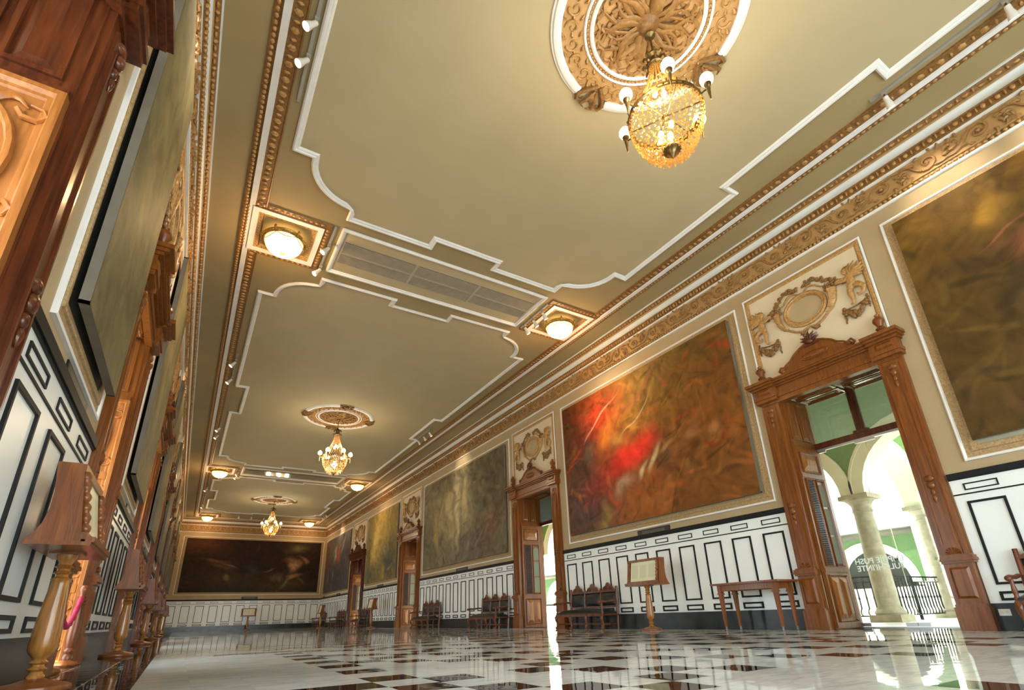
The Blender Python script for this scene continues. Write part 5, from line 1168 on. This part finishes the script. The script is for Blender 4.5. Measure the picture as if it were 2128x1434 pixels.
for i in range(2, 8):
    far_column(.0, 1.1, -12.4 + i * 3.6, 'pale upper arcade column across the courtyard, number %d along' % (i + 1)); far_column(-4.2, -2.0, -12.4 + i * 3.6, 'pale lower arcade column across the courtyard, number %d along' % (i + 1))
# potted palm in the gallery
p = empty('potted_palm', (14.9, 4.7, 0)); tag(p, 'green potted palm behind the jamb of the lettered glass doorway', 'potted palm')
MB().lathe([(.14, 0), (.20, .3), (.23, .36), (.21, .37), (.19, .33), (0, .33)], 18).obj('pot', POT, p, 40)
MB().lathe([(.045, .3), (.035, .8), (.03, 1.25), (0, 1.28)], 8).obj('trunk', STONE, p, 40)
for i in range(13):
    a = i * 2.4; e = .35 + .5 * rnd.random(); m = MB(); pts = [(.62 * u * cos(a), .62 * u * sin(a), 1.25 + e * u - .75 * u * u) for u in [q / 6 for q in range(7)]]
    m.tube(pts, .006, 4)
    for q in range(1, 7):
        x, y, z = pts[q]
        for sd in (-1, 1):
            l = .2 * sin(pi * q / 7) + .05; dx, dy = -sin(a) * sd * l + cos(a) * l * .6, cos(a) * sd * l + sin(a) * l * .6
            m.add([(x, y, z), (x + dx * .5 + cos(a) * .02, y + dy * .5 + sin(a) * .02, z + .01), (x + dx, y + dy, z - .07), (x + dx * .5 - cos(a) * .02, y + dy * .5 - sin(a) * .02, z + .0)], [(0, 1, 2, 3)])
    m.obj('frond', LEAF, p, 0, fix=False)
struct(MB().box(-9, LW - TH, -8, 50, -.3, -.02).obj('ground_balcony', PAVE, smooth=0))

# ------------------------------------------------------------------ light
def light(name, kind, loc, e, c, size=.1, rot=(0, 0, 0), **kw):
    l = bpy.data.lights.new(name, kind); l.energy = e; l.color = c
    if kind in ('POINT', 'SPOT'): l.shadow_soft_size = size
    for k_, v in kw.items(): setattr(l, k_, v)
    o = bpy.data.objects.new(name, l); COL.objects.link(o); o.location = loc; o.rotation_euler = rot; return o
WARM, AMB = (1, .83, .60), (1, .64, .30)
for x, y in ((4.05, 2.77), (3.94, 18.7), (3.93, 34.7)):
    light('chandelier_bulbs', 'POINT', (x, y, HC - 1.85), CH_W * .22, WARM, .10); light('chandelier_bulbs', 'POINT', (x, y, HC - 1.2), CH_W * .12, WARM, .08)
    for i in range(3): a = i * 2 * pi / 3 + radians(78); light('chandelier_bulbs', 'POINT', (x + .62 * cos(a), y + .62 * sin(a), HC - 1.66), CH_W * .3, WARM, .09)
for y in (9.27, 28.38, 41.45):
    for x in (.57, 7.33): light('dome_bulb', 'POINT', (x, y, HC - .52), DO_W, AMB, .12)
for x, y, an, lit, l in SP:
    if lit:
        d = Vector((cos(radians(an)), 0, -.95)).normalized()
        light('spot_bulb', 'SPOT', Vector((x + .13 * cos(radians(an)), y, HC - .27)) , SP_W, WARM, .04, d.to_track_quat('-Z', 'Y').to_euler(), spot_size=radians(62), spot_blend=.9)
s = light('sun', 'SUN', (0, 0, 20), SUN_W, (1, .98, .92)); s.data.angle = radians(1.0); s.rotation_euler = Vector((.27, .16, -1)).to_track_quat('-Z', 'Y').to_euler()
w = bpy.data.worlds.new('sky'); SC.world = w; w.use_nodes = True; bg = w.node_tree.nodes['Background']
bg.inputs[0].default_value = (.86, .97, 1.0, 1); bg.inputs[1].default_value = SKY_W
SC.view_settings.view_transform = 'Standard'; SC.view_settings.look = 'None'; SC.view_settings.exposure = EXPO; SC.view_settings.gamma = 1
SC.cycles.use_denoising = True; SC.cycles.max_bounces = 8; SC.cycles.diffuse_bounces = 5; SC.cycles.transparent_max_bounces = 16
SC.cycles.caustics_reflective = False; SC.cycles.caustics_refractive = False; SC.cycles.sample_clamp_indirect = 6
